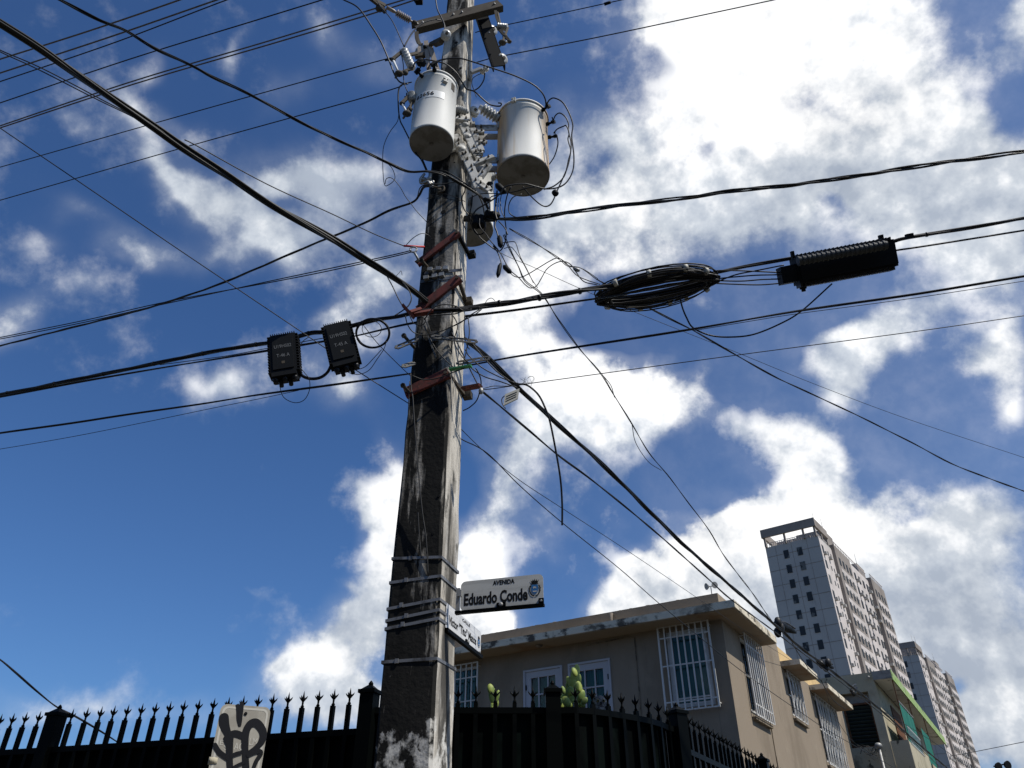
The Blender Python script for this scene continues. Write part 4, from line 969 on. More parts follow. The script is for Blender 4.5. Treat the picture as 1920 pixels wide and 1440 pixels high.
# steel straps
for i, (yl, yc, yr) in enumerate(((1047, 1046, 1070), (1092, 1081, 1110), (1141, 1124, 1150), (1163, 1144, 1162), (1178, 1160, 1190), (1240, 1235, 1268))):
    z = zat(yc); zl = surf(740, yl).z; h = half(z) + .003; mb = MB(); w = .0095
    c = pax(z); dz = (zl - z)
    q = [c - PU * h + PN * h + Z * dz, c + PU * h + PN * h, c + PU * h - PN * h + Z * .02, c - PU * h - PN * h + Z * dz]
    for a, b, n in ((0, 1, PN), (1, 2, PU), (2, 3, -PN), (3, 0, -PU)):
        mb.prism([q[a] - Z * w, q[b] - Z * w, q[b] + Z * w, q[a] + Z * w], n * .002)
    mb.box(c + PN * (h + .004) - PU * (.04 + .02 * (i % 3)) + Z * dz * .5, PU * .012, PN * .003, Z * .014)
    s_ = tag(mb.build('steel_strap', M_BAND), '%s steel strap round the concrete pole %s' % (
        ('topmost', 'second', 'third', 'fourth', 'fifth', 'lowest')[i], ('well above the street name signs', 'level with the top of the avenue sign', 'level with the foot of the avenue sign', 'just above the side street sign', 'beside the side street sign', 'below both street name signs')[i]), 'strap', 'steel straps round the pole')

# ------------------------------------------------------------------ street name signs
def crest(parent, c, X, Nn, s):
    """small town arms: crown, blue shield, pale animal, laurels"""
    mb = MB(); P = lambda u, v, l=.0016: c + X * (u * s) + Z * (v * s) + Nn * l
    mb.prism([P(u, v) for u, v in ((-.33, .28), (-.24, .36), (-.34, .62), (-.20, .50), (-.16, .68), (-.06, .52), (0, .74), (.06, .52), (.16, .68), (.20, .50), (.34, .62), (.24, .36), (.33, .28))], Nn * .0006)
    for sg in (-1, 1):
        pts = [P(sg * u, v) for u, v in ((.30, .20), (.42, .0), (.40, -.3), (.26, -.55), (.04, -.66))]; pp = catmull(pts, 4)
        mb.ribbon(pp, [s * .075] * len(pp), Nn, .0006)
        for k in range(2, len(pp) - 2, 3): mb.ribbon([pp[k], pp[k] + X * sg * s * .08 + Z * s * .06], [s * .06, s * .02], Nn, .0005)
    mb.build('crest_outline', M_LETTER, parent)
    mb = MB(); mb.prism([P(u, v) for u, v in ((-.26, .24), (.26, .24), (.26, -.22), (.18, -.40), (0, -.5), (-.18, -.40), (-.26, -.22))], Nn * .0006); mb.build('crest_shield', mat('crest_blue', (0.02, 0.13, 0.32), .5), parent)
    mb = MB(); mb.prism([P(u, v, .0024) for u, v in ((-.14, .02), (-.10, .10), (.08, .08), (.12, .02), (.10, -.10), (.06, -.02), (-.04, -.02), (-.08, -.10))], Nn * .0004)
    mb.prism([P(u, v, .0024) for u, v in ((-.17, -.24), (.17, -.24), (.14, -.34), (-.14, -.34))], Nn * .0004); mb.build('crest_figure', M_SIGNB, parent)
def sign_mat(name, c1, c2, trans=False):
    m = layered(name, c1, [(c2, 2.2, .4, .62, .7, (1.2, 1.2, 22), 3), ((c2[0] * .8, c2[1] * .8, c2[2] * .78), 12, .55, .7, .5, (1, 1, .5), 6)], .5)
    return m
M_SGREY = sign_mat('white_sign_sheet', (0.50, 0.495, 0.455), (0.40, 0.395, 0.36))
M_SWHT = sign_mat('white_side_sign_sheet', (0.62, 0.62, 0.61), (0.46, 0.47, 0.49))
# avenue sign
AD = az(106); AN = Vector((AD.y, -AD.x, 0)); AN = AN if AN.y < 0 else -AN
q0 = onp(862.5, 1146, at(862.5, 1146, 4.9), AN); A_BL = q0
def ap(x, y, l=0.0): return onp(x, y, A_BL, AN) + AN * l
TLp, TRp, BRp = ap(861, 1092), ap(1018, 1075), ap(1016, 1131)
wA = (TRp - A_BL).dot(AD); zA0, zA1 = A_BL.z, (TLp.z + TRp.z) / 2
AO = Vector((A_BL.x, A_BL.y, 0)); aP = lambda u, z, l=0.0: AO + AD * u + Z * z + AN * l
av = thing('avenue_sign', 'white street name sign reading Avenida Eduardo Conde fixed to the concrete pole', 'street sign', tuple(aP(0, zA0)), 'street name signs')
mb = MB(); mb.prism([aP(u, z) for u, z in rrect(0, wA, zA0, zA1, .032)], -AN * .003); pl = mb.build('plate', M_SGREY, av)
hA = zA1 - zA0
mb = MB(); put_text(mb, 'AVENIDA', aP(wA * .395, zA1 - hA * .235), AD, Z, wA * .265, hA * .165, .035, .001)
put_text(mb, 'Eduardo Conde', aP(wA * .045, zA0 + hA * .16), AD, Z, wA * .77, hA * .42, .034, .001); mb.build('lettering', M_LETTER, pl)
crest(pl, aP(wA * .90, zA0 + hA * .55), AD, AN, hA * .42)
mb = MB(); mb.box(aP(wA * .48, zA0 - .012, .008), AD * wA * .53, AN * .016, Z * .009); mb.box(aP(wA * .5, zA0 + .012, .004), AD * .03, AN * .004, Z * .018); mb.box(aP(wA * .975, zA0 + .012, .004), AD * .016, AN * .006, Z * .022); mb.build('holder', M_FENCE, av)
mb = MB(); mb.lathe(aP(wA * .5, zA0 + .016, .008), AN, [(.014, 0), (.014, .006), (.006, .010)], 12); mb.build('bolt', M_STEEL, av); mb = MB(); mb.lathe(aP(wA * .975, zA0 + .016, .010), AN, [(.009, 0), (.006, .008)], 10); mb.build('bolt', M_STEEL, av)
mb = MB(); mb.box(aP(-.02, zA0 + hA * .35, -.01), AD * .012, AN * .008, Z * hA * .45); mb.box(aP(-.005, zA0 + hA * .6, .006), AD * .014, AN * .008, Z * .02); mb.build('mounting_bracket', M_STEEL, av)
# side street sign
BD = az(17); BN = Vector((BD.y, -BD.x, 0)); BN = BN if BN.x > 0 else -BN
B_BL = at(855.6, 1195, 5.02)
def bp(x, y): return onp(x, y, B_BL, BN)
bTR, bBR, bTL = bp(902.5, 1178.7), bp(901, 1228), bp(857.5, 1155)
BO = Vector((B_BL.x, B_BL.y, 0)); wB = (bBR - B_BL).dot(BD); zB0, zB1 = (B_BL.z + bBR.z) / 2, (bTR.z + bTL.z) / 2
bP = lambda u, z, l=0.0: BO + BD * u + Z * z + BN * l
sv = thing('side_street_sign', 'sunlit white street name sign seen at a sharp angle, below the avenue sign', 'street sign', tuple(bP(0, zB0)), 'street name signs')
u0 = -.20
mb = MB(); mb.prism([bP(u, z) for u, z in rrect(u0, wB, zB0, zB1, .02)], -BN * .003); pl = mb.build('plate', M_SWHT, sv)
hB = zB1 - zB0; mb = MB()
put_text(mb, 'CALLE', bP(wB * .20, zB1 - hB * .20), BD, Z, wB * .32, hB * .13, .03, .001); mb.build('lettering', M_LETTER, pl); mb = MB()
put_text(mb, 'Víctor "Tito" Matos', bP(-.15, zB0 + hB * .26), BD, Z, .15 + wB * .80, hB * .36, .03, .001); mb.build('lettering', M_LETTER, pl)
crest(pl, bP(wB * .905, zB0 + hB * .5), BD, BN, hB * .36)
mb = MB(); mb.box(bP((wB + u0) / 2, zB0 - .010, .004), BD * (wB - u0) / 2, BN * .014, Z * .012); mb.box(bP(wB * .40, zB0 + .012, .006), BD * .03, BN * .004, Z * .018); mb.build('holder', M_FENCE, sv)
mb = MB(); mb.lathe(bP(wB * .40, zB0 + .016, .010), BN, [(.013, 0), (.006, .008)], 10); mb.build('bolt', M_STEEL, sv); mb = MB(); mb.lathe(bP(wB * .95, zB0 + .016, .001), BN, [(.01, 0), (.006, .006)], 10); mb.build('bolt', M_STEEL, sv)

# ------------------------------------------------------------------ transformers
def tank_mat(name, rust):
    m = layered(name, (0.56, 0.555, 0.52), [((0.50, 0.495, 0.46), 1.4, .4, .62, .7, (3, 3, .4), 6)] + ([((0.30, 0.17, 0.08), 1.5, .57, .66, .6, (2, 2, .15), 8), ((0.44, 0.34, 0.22), 5, .58, .72, .5, (3, 3, .15), 8)] if rust else [((0.34, 0.31, 0.27), 6, .62, .74, .5, (2, 2, .5), 8)]), .6, spec=.3)
    return m
def edge_rust(m, r):
    """rust run-down along two sides of the tank, where water drips off the lid clamps"""
    t = m.node_tree; n = t.nodes; l = t.links; b = n['Principled BSDF']; src = b.inputs['Base Color'].links[0].from_socket
    co = n.new('ShaderNodeTexCoord'); sp = n.new('ShaderNodeSeparateXYZ'); l.new(co.outputs['Object'], sp.inputs[0])
    mp = n.new('ShaderNodeMapping'); l.new(co.outputs['Object'], mp.inputs[0]); mp.inputs['Scale'].default_value = (9, 9, .8)
    no = n.new('ShaderNodeTexNoise'); no.inputs['Scale'].default_value = 2.2; no.inputs['Detail'].default_value = 7; l.new(mp.outputs[0], no.inputs[0])
    def mth(op, a, b_, c_=None, cl=False):
        q = n.new('ShaderNodeMath'); q.operation = op; q.use_clamp = cl
        for i, v in enumerate((a, b_, c_)):
            if v is None: continue
            if isinstance(v, (int, float)): q.inputs[i].default_value = v
            else: l.new(v, q.inputs[i])
        return q.outputs[0]
    ax = mth('ABSOLUTE', mth('SUBTRACT', sp.outputs['X'], .012), None)
    g = mth('MULTIPLY', mth('SUBTRACT', mth('MULTIPLY_ADD', no.outputs['Fac'], .16, ax), r * .50 + .075), 10.0, cl=True)
    g = mth('MULTIPLY', g, mth('MULTIPLY_ADD', no.outputs['Fac'], 1.7, .10, cl=True))
    cr_ = n.new('ShaderNodeValToRGB'); l.new(no.outputs['Fac'], cr_.inputs[0]); cr_.color_ramp.elements[0].position = .35; cr_.color_ramp.elements[0].color = (.17, .085, .035, 1); cr_.color_ramp.elements[1].position = .62; cr_.color_ramp.elements[1].color = (.50, .38, .24, 1)
    mx = n.new('ShaderNodeMix'); mx.data_type = 'RGBA'; l.new(g, mx.inputs[0]); l.new(src, mx.inputs[6]); l.new(cr_.outputs[0], mx.inputs[7]); l.new(mx.outputs[2], b.inputs['Base Color'])
    return m
M_TANK, M_TANKR = tank_mat('grey_transformer_paint', False), tank_mat('rust_streaked_transformer_paint', True)
edge_rust(M_TANKR, .259)
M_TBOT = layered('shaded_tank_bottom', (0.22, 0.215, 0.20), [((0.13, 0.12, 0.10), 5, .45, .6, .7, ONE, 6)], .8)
def bushing(parent, p, d, s=1.0, m=None, name='bushing', n=5):
    d = d.normalized(); prof = [(.030 * s, 0), (.030 * s, .02 * s)]
    for k in range(n): h = (.02 + .024 * k) * s; prof += [(.022 * s, h), (.040 * s, h + .008 * s), (.040 * s, h + .014 * s), (.022 * s, h + .020 * s)]
    prof += [(.018 * s, (.02 + .024 * n) * s), (.018 * s, (.04 + .024 * n) * s)]
    mb = MB(); mb.lathe(p, d, prof, 16); b = mb.build(name, m or M_PORC, parent)
    return b, p + d * (.05 + .024 * n) * s
def clamp(parent, p, d, s=1.0):
    d = d.normalized(); mb = MB(); mb.lathe(p, d, [(.018 * s, 0), (.022 * s, .03 * s), (.012 * s, .04 * s), (.012 * s, .07 * s)], 10)
    e = d.orthogonal().normalized(); q = p + d * .08 * s
    mb.box(q, d * .018 * s, e * .030 * s, d.cross(e) * .014 * s); mb.bar(q - e * .05 * s, q + e * .02 * s, .010 * s, .010 * s); mb.bar(q, q + d.cross(e) * .05 * s, .010 * s, .012 * s)
    return mb.build('terminal_clamp', M_PLASTIC, parent)
def transformer(name_label, c, r, z0, z1, m, bush, clamps, arms_to=None, lug=None):
    root = thing('transformer', name_label, 'transformer', (c.x, c.y, z0), 'pole top transformers')
    b = Vector((c.x, c.y, z0)); H = z1 - z0
    mb = MB(); mb.lathe(b, Z, [(r * .985, .004), (r, .012), (r, .03), (r * .985, .034), (r * .985, H - .075), (r * 1.0, H - .07), (r * 1.0, H - .03)], 56); tank = mb.build('tank', m, root)
    mb = MB(); mb.lathe(b, Z, [(r * .93, .0), (r * .975, -.004), (r * .975, .006)], 48); mb.lathe(b - Z * .001, -Z, [(.02, 0), (.016, .012)], 8); mb.build('tank_bottom', M_TBOT, root)
    mb = MB(); mb.lathe(b + Z * (H - .03), Z, [(r * 1.0, 0), (r * 1.045, .004), (r * 1.045, .022), (r * 1.0, .026), (r * .9, .05), (r * .4, .085), (.01, .09)], 56); mb.build('lid', m, root)
    for a, zf, sc, up in bush:
        d = az(a); bushing(root, b + d * r * .97 + Z * H * zf, d + Z * up, sc)
    for a, zf in clamps:
        d = az(a); clamp(root, b + d * r * .97 + Z * H * zf, d)
    for a, zf in (lug or []):
        d = az(a); s_ = Z.cross(d); mb = MB(); p = b + d * (r + .012) + Z * H * zf
        mb.box(p, d * .014, s_ * .022, Z * .006); mb.box(p + Z * .02, d * .014, s_ * .005, Z * .025); mb.box(p + Z * .045, d * .012, s_ * .022, Z * .005); mb.build('lifting_lug', m, root)
    return root, tank
def cxy(x, y, Y): p = atY(x, y, Y); return Vector((p.x, p.y, 0)), p.z
cA, zA = cxy(809, 270, 4.60); zAt = atY(815, 166, 4.60).z
tA, tankA = transformer('clean light grey transformer left of the pole with a number label', cA, .207, zA, zAt, M_TANK, [(60, .80, 1.0, .25)], [(215, .93), (180, .97), (268, .80)], lug=[(150, .80)])
# number label wrapped on the tank
def wrap(mb, body, c, r, a0, a1, z0, z1, bold=.015, lift=.002):
    vs, fs = text_outline(body, 1.0, bold); x0 = min(v.x for v in vs); x1 = max(v.x for v in vs); y0 = min(v.y for v in vs); y1 = max(v.y for v in vs)
    mb.add([Vector((c.x, c.y, z0 + (v.y - y0) / (y1 - y0) * (z1 - z0))) + az(a0 + (a1 - a0) * (v.x - x0) / (x1 - x0)) * (r + lift) for v in vs], fs)
zl = zA + (zAt - zA) * .50
mb = MB(); n = 16; rA_ = .2065
A_0, A_1 = 232, 148
vs = []
for i in range(n + 1):
    a = A_0 + (A_1 - A_0) * i / n; vs += [Vector((cA.x, cA.y, zl)) + az(a) * rA_, Vector((cA.x, cA.y, zl + .10)) + az(a) * rA_]
mb.add(vs, [(2 * i, 2 * i + 2, 2 * i + 3, 2 * i + 1) for i in range(n)], True); lb = mb.build('number_label', M_BRIGHTMARK, tankA)
mb = MB(); wrap(mb, '82656', cA, rA_, 228, 176, zl + .025, zl + .08); mb.build('lettering', M_LETTER, lb)
mb = MB(); vs = []
for i in range(5):
    a = 128 - 3.5 * i; vs += [Vector((cA.x, cA.y, zA + (zAt - zA) * .78)) + az(a) * (rA_ + .001), Vector((cA.x, cA.y, zA + (zAt - zA) * .90)) + az(a) * (rA_ + .001)]
mb.add(vs, [(2 * i, 2 * i + 2, 2 * i + 3, 2 * i + 1) for i in range(4)]); mb.build('nameplate', M_DULL, tankA)
cB, zB = cxy(981, 331, 5.0); zBt = atY(983, 226, 5.0).z
tB, tankB = transformer('large light grey transformer with rust streaks, farthest right of the pole', cB, .259, zB, zBt, M_TANKR, [(252, .90, 1.5, .55)], [(130, .93), (112, .78), (100, .62)], lug=[(200, .955)])
cC, zC = cxy(881, 432, 5.62); zCt = atY(885, 340, 5.62).z
tC, tankC = transformer('smaller transformer hanging behind the pole under the rust streaked one', cC, .243, zC, zCt + .12, M_TANK, [(110, .80, 1.0, .3)], [(165, .80), (140, .5)], lug=[(170, .95)])
M_BRKT = layered('white_painted_bracket', (0.42, 0.41, 0.38), [((0.10, 0.09, 0.07), 9, .46, .60, .85, ONE, 7)], .6, .1)
def bracket_arms(root, c, r, z0, z1):
    H = z1 - z0
    for zf in (.78, .20):
        z = z0 + H * zf; pc = pax(z); d = Vector((c.x - pc.x, c.y - pc.y, 0)); L = d.length; d.normalize(); s_ = Z.cross(d)
        mb = MB(); a = half(z) * 1.25
        for sg in (-1, 1):
            mb.box(pc + d * ((a + L - r + .05) / 2) + s_ * .055 * sg, d * max((L - r + .05 - a) / 2, .03), s_ * .006, Z * .042)
            mb.box(pc + d * (L - r * .82) + s_ * .085 * sg, d * .045, s_ * .008, Z * .05)
        mb.box(pc + d * (a + .01), d * .01, s_ * .16, Z * .05)
        mb.box(pc + d * (a + .03), d * .02, s_ * .12, Z * .018)
        br = mb.build('hanger_bracket', M_BRKT, root)
        mb = MB()
        for sg in (-1, 1):
            for k in (0, 1): mb.lathe(pc + d * (a + .05 + .06 * k) + s_ * (.062 + .0) * sg, s_ * sg, [(.014, 0), (.014, .012), (.007, .012), (.007, .03)], 8)
        mb.build('bolt', M_DULL, br)
bracket_arms(tA, cA, .207, zA, zAt); bracket_arms(tB, cB, .259, zB, zBt); bracket_arms(tC, cC, .243, zC, zCt)
# cluster mount ring round the pole: white channels between the brackets
cm = thing('cluster_mount', 'white steel cluster mount bolted round the pole between the transformers', 'mounting bracket', tuple(pax(7.4)))
def chan(x0, y0, x1, y1, w=.05, Y=4.74, Y2=None):
    a, b = atY(x0, y0, Y), atY(x1, y1, Y2 or Y); n = Vector((0, -1, .3)).normalized(); mb = MB()
    mb.bar(a, b, w, .010, n); s_ = (b - a).normalized().cross(n)
    for sg in (-1, 1): mb.bar(a + s_ * (w / 2 + .003) * sg - n * .014, b + s_ * (w / 2 + .003) * sg - n * .014, .006, .034, n)
    ch_ = mb.build('channel', M_BRKT, cm); mb = MB()
    for f in (.25, .75):
        c = a.lerp(b, f) + n * .005; mb.lathe(c, n, [(.011, 0), (.011, .010), (.006, .010), (.006, .024)], 8)
    mb.build('bolt', M_DULL, ch_)
for q in ((856, 220, 880, 224, .07), (853, 252, 880, 300, .06), (868, 232, 896, 292, .075), (886, 240, 903, 282, .05), (856, 262, 872, 300, .05), (872, 290, 890, 330, .07), (880, 300, 896, 352, .06), (896, 340, 918, 356, .05),
          (889, 246, 908, 246, .045), (894, 262, 912, 266, .045), (888, 285, 906, 285, .045), (888, 306, 925, 292, .05), (900, 330, 917, 306, .05)): chan(*q)
mb = MB()
for x, y, r_ in ((876, 262, .05), (865, 285, .06), (872, 240, .045)): mb.lathe(atY(x, y, 4.78), Vector((.3, -1, .1)), [(r_ * .9, 0), (r_, .02), (r_ * .7, .05), (.01, .06)], 12)
mb.build('mount_plate', M_BRKT, cm)
# small deadend knobs on the pole
def spool(label, x, y, Y, r, d, m=M_PORC, L=.07):
    d = d.normalized(); p = atY(x, y, Y); o_ = thing('spool_insulator', label, 'insulator', tuple(p), 'small insulators on the pole')
    mb = MB(); mb.lathe(p - d * L / 2, d, [(r * .6, 0), (r, .008), (r, L * .3), (r * .62, L * .42), (r * .62, L * .58), (r, L * .7), (r, L - .008), (r * .6, L)], 20); mb.build('porcelain', m, o_)
    mb = MB(); mb.lathe(p - d * (L / 2 + .012), d, [(r * .3, 0), (r * .3, L + .024)], 8); mb.build('bolt', M_DULL, o_); return o_
spool('round grey spool insulator on the right edge of the pole between two transformers', 889, 210, 5.1, .055, Vector((.5, -1, -.2)))
spool('large pale spool insulator at the lower end of the leaning steel brace', 941, 112, 4.9, .062, Vector((.8, -1, -.4)))
spool('grey spool insulator behind the middle of the leaning steel brace', 922, 58, 5.2, .065, Vector((.8, -1, -.4)))
spool('round grey disc insulator at the end of the arm in front of the pole top', 836, 66, 4.45, .05, Vector((.4, -1, -.5)))
spool('small pale spool insulator behind the left bracket above the first transformer', 786, 98, 4.7, .045, Vector((.4, -1, -.3)))
spool('small ribbed insulator on the arm right of the pole below the brace', 908, 131, 4.75, .035, Vector((1, -1, -.2)), L=.09)

# crossarm and brace
xa = thing('crossarm', 'brown steel crossarm bolted across the pole near the top of the photo', 'crossarm', tuple(atY(852, 25, 4.75)))
a, b = atY(776, 48, 4.72), atY(938, 6, 4.72); n = Vector((0, -1, .12)).normalized()
mb = MB(); mb.bar(a, b, .012, .15, n.cross((b - a).normalized())); dd_ = (b - a).normalized(); nn_ = dd_.cross(n.cross(dd_)).normalized()
up_ = n.cross(dd_); up_ = up_ if up_.z > 0 else -up_
mb = MB(); mb.box((a + b) / 2, (b - a) / 2, up_ * .075, n * .006)
for sg in (-1, 1): mb.box((a + b) / 2 + up_ * .075 * sg - n * .03, (b - a) / 2, up_ * .006, n * .036)
mb.build('channel', M_DULL, xa)
mb = MB()
for f in (.04, .1, .45, .55, .93): mb.lathe(a.lerp(b, f) + n * .006, n, [(.013, 0), (.013, .01), (.006, .01), (.006, .022)], 8)
mb.build('bolt', M_STEEL, xa)
br_ = thing('leaning_brace', 'dark steel brace leaning down to the right from the crossarm', 'brace', tuple(atY(905, 30, 4.9)))
a2, b2 = atY(900, 18, 4.85), atY(936, 124, 4.85); mb = MB(); mb.bar(a2, b2, .012, .14, Vector((-1, .0, .2))); 
dd2 = (b2 - a2).normalized(); s2 = dd2.cross(Vector((0, -1, .1))).normalized(); n2 = dd2.cross(s2)
mb = MB(); mb.box((a2 + b2) / 2, (b2 - a2) / 2, s2 * .062, n2 * .006)
for sg in (-1, 1): mb.box((a2 + b2) / 2 + s2 * .062 * sg + n2 * .028, (b2 - a2) / 2, s2 * .006, n2 * .034)
mb.build('channel', M_LETTER, br_)
mb = MB(); mb.lathe(atY(917, 62, 4.82), Vector((0, -1, 0)), [(.012, 0), (.012, .012)], 8); mb.build('bolt', M_STEEL, br_)
# curved strap hanging from the left end of the crossarm and the bracket post over transformer one
hb = thing('bracket_post', 'pale steel bracket post standing over the left transformer', 'bracket', tuple(atY(808, 100, 4.66)))
mb = MB(); p = [atY(*q, 4.66) for q in ((781, 60), (782, 72), (786, 82), (792, 84))]; mb.ribbon(catmull(p, 4), [.045] * 13, Vector((0, -1, .2)).normalized(), .008); mb.build('curved_strap', M_DULL, hb)
mb = MB(); mb.box(atY(796, 92, 4.66), Vector((.07, 0, 0)), Vector((0, .006, 0)), Z * .07); mb.bar(atY(799, 80, 4.66), atY(804, 130, 4.66), .045, .05, Vector((0, -1, 0))); mb.bar(atY(805, 82, 4.63), atY(820, 132, 4.63), .05, .02, Vector((0, -1, 0))); mb.build('post', M_TAN, hb)
mb = MB(); mb.bar(atY(778, 106, 4.66), atY(806, 102, 4.66), .05, .04, Vector((0, -1, 0))); mb.bar(atY(806, 84, 4.62), atY(834, 70, 4.50), .03, .045, Z); mb.bar(atY(815, 82, 4.6), atY(828, 77, 4.5), .055, .05, Z); mb.build('arm', M_DULL, hb)
mb = MB(); mb.lathe(atY(797, 90, 4.64), Vector((0, -1, 0)), [(.02, 0), (.02, .02), (.012, .03)], 8); mb.uvball(atY(789, 117, 4.6), .05, .04, .06, 8, 6); mb.uvball(atY(794, 119, 4.6), .03, .03, .05, 8, 6); mb.build('bolt', M_PLASTIC, hb)
# long polymer deadend insulator
de = thing('deadend_insulator', 'tan ribbed deadend insulator pulling up left from the crossarm end', 'insulator', tuple(atY(740, 25, 4.6)))
a3, b3 = atY(777, 43, 4.66), atY(722, 12, 4.5); d3 = (b3 - a3).normalized(); L3 = (b3 - a3).length; prof = [(.012, 0), (.012, L3 * .12)]
for k in range(8): h = L3 * (.14 + .06 * k); prof += [(.014, h), (.040, h + .010), (.036, h + .016), (.014, h + .024)]
prof += [(.014, L3 * .66), (.02, L3 * .7), (.02, L3 * .95)]
mb = MB(); mb.lathe(a3, d3, prof, 16); mb.build('sheds', M_TAN, de)
mb = MB(); mb.uvball(a3, .035, .03, .03, 10, 6); mb.bar(b3, b3 + d3 * .12, .035, .05); mb.bar(b3 + d3 * .05 - Z * .04, b3 + d3 * .22 + Z * .01, .03, .04); mb.uvball(atY(712, 16, 4.5), .05, .04, .04, 8, 6); mb.bar(atY(706, 4, 4.5), atY(722, 22, 4.5), .04, .035); mb.build('end_fitting', M_DULL, de)
# fuse cutouts
def cutout(label, pa, pb, pc, pd, Y, hang):
    o_ = thing('fuse_cutout', label, 'fuse cutout', tuple(atY(*pa, Y)), 'fuse cutouts by the pole top')
    A, B = atY(*pa, Y), atY(*pb, Y); d = (B - A).normalized(); L = (B - A).length; prof = [(.03, 0)]
    for k in range(6): h = L * (k + .3) / 6.4; prof += [(.036, h), (.043, h + L * .03), (.043, h + L * .07), (.035, h + L * .10)]
    prof += [(.03, L)]
    mb = MB(); mb.lathe(A, d, prof, 18); mb.build('porcelain', M_PORC, o_)
    C, D_ = atY(*pc, Y - .03), atY(*pd, Y - .03)
    mb = MB(); mb.tube([C, D_], .011, 10); mb.build('fuse_tube', M_BRIGHTMARK, o_)
    mb = MB(); mb.bar(A, C + (C - D_) * .05, .022, .030); mb.bar(B, D_, .02, .025); mb.uvball(D_, .045, .035, .03, 8, 6); mb.uvball(D_.lerp(B, .5) - Z * .03, .03, .025, .035, 8, 6); mb.uvball(C, .028, .022, .022, 8, 6); mb.bar(D_, D_ + Vector((-.03, 0, -.07)), .014, .014); mb.bar(atY(*hang, Y + .05), A.lerp(B, .3), .02, .03); mb.build('contacts', M_DULL, o_)
cutout('fuse cutout hanging left of the first transformer with a white fuse tube', (757, 94), (773, 128), (737, 112), (748, 138), 4.45, (782, 100))
cutout('fuse cutout below the left one, small and half hidden at the tank edge', (772, 176), (774, 190), (754, 194), (763, 213), 4.5, (778, 182))
cutout('short white fuse cutout hanging under the right end of the crossarm', (932, 50), (952, 52), (955, 78), (942, 80), 4.7, (932, 22))
mb = MB(); p = [atY(*q, 4.7) for q in ((929, 20), (931, 32), (936, 46))]; mb.ribbon(catmull(p, 4), [.03] * 9, Vector((0, -1, .2)).normalized(), .006); tag(mb.build('hanger_strap', M_DULL), 'short bent steel strap under the right end of the crossarm', 'strap')
mb = MB(); mb.bar(sidep(882, 150), atY(884, 135, 4.74), .03, .03); mb.bar(atY(884, 136, 4.74), atY(902, 129, 4.74), .03, .035); tag(mb.build('angle_bracket', M_STEEL), 'small angled steel arm on the right edge of the pole above the transformers', 'bracket')

# ------------------------------------------------------------------ straps, bolts and red brackets on the pole face
def face_bar(mb, p, q, w, th, lift=.004):
    a, b = surf(*p, lift), surf(*q, lift); mb.bar(a, b, w, th, PN); return a, b
def red_bracket(label, p0, p1, p2, w=.055):
    o_ = thing('red_bracket', label, 'bracket', tuple(surf(*p0)), 'red angle brackets on the pole')
    mb = MB(); a, b = surf(*p0, .02), surf(*p1, .02); d = (b - a).normalized(); s_ = d.cross(PN).normalized()
    mb.box((a + b) / 2, (b - a) / 2 + d * .02, s_ * w / 2, PN * .004); mb.box((a + b) / 2 + s_ * w / 2 - PN * .015, (b - a) / 2 + d * .02, s_ * .004, PN * .018)
    mb.build('angle_bar', M_RUST, o_)
    mb = MB(); c = sidep(*p2, .015); e = b + PU * .01; mb.bar(e, c, .028, .028, Z); mb.box(c + PU * .02, PU * .035, PN * .03, Z * .028); mb.build('side_bar', M_PLASTIC if w < .06 else M_DULL, o_)
    mb = MB(); mb.lathe(a + PN * .004, PN, [(.014, 0), (.014, .014)], 8); mb.build('bolt', M_DULL, o_); mb = MB(); mb.lathe(b + PN * .004, PN, [(.014, 0), (.014, .014)], 8); mb.build('bolt', M_DULL, o_)
red_bracket('red angle bracket slanting up the pole, uppermost, below the transformers', (784, 491), (856, 437), (880, 478))
red_bracket('broad red bracket slanting up the pole above the main cable bundle', (787, 577), (857, 522), (874, 566), .075)
red_bracket('broad red bracket slanting across the pole below the green tag', (763, 734), (836, 700), (872, 742), .085)
rb = thing('red_side_bracket', 'short red flat bar sticking out right of the pole with wires tied to it', 'bracket', tuple(sidep(870, 727)))
mb = MB(); mb.bar(atY(868, 729, 5.0), atY(901, 723, 4.86), .02, .045, PN); mb.build('bar', M_RUST, rb)
mb = MB(); mb.uvball(atY(902, 733, 4.86), .02, .02, .03, 8, 6); mb.build('wire_clamp', M_STEEL, rb)
def perf(label, p, q, Y0, Y1, w=.045):
    """perforated steel strap: two rails with rungs, so the slots are open"""
    a, b = atY(*p, Y0), atY(*q, Y1); d = (b - a).normalized(); s_ = d.cross(Vector((0, -1, .2)).normalized()).normalized(); n = d.cross(s_)
    mb = MB(); L = (b - a).length; k = max(3, int(L / .055))
    for sg in (-1, 1): mb.box((a + b) / 2 + s_ * sg * w * .36, (b - a) / 2, s_ * w * .14, n * .004)
    for i in range(k + 1): mb.box(a.lerp(b, i / k), d * .012, s_ * w * .22, n * .0038)
    return tag(mb.build('perforated_strap', M_DARKST), label, 'perforated strap', 'perforated steel straps on the pole')
perf('perforated steel strap sticking out left of the pole below the main bundle', (743, 652), (782, 636), 4.72, 4.76)
perf('long perforated steel strap across the pole face pointing to the right bundle', (812, 631), (893, 641), 4.76, 4.74)
perf('short perforated steel strap on the left edge of the pole by the lower cable', (756, 687), (776, 681), 4.75, 4.78)
perf('perforated steel strap right of the pole just above the green tag', (858, 681), (918, 671), 4.76, 4.72)
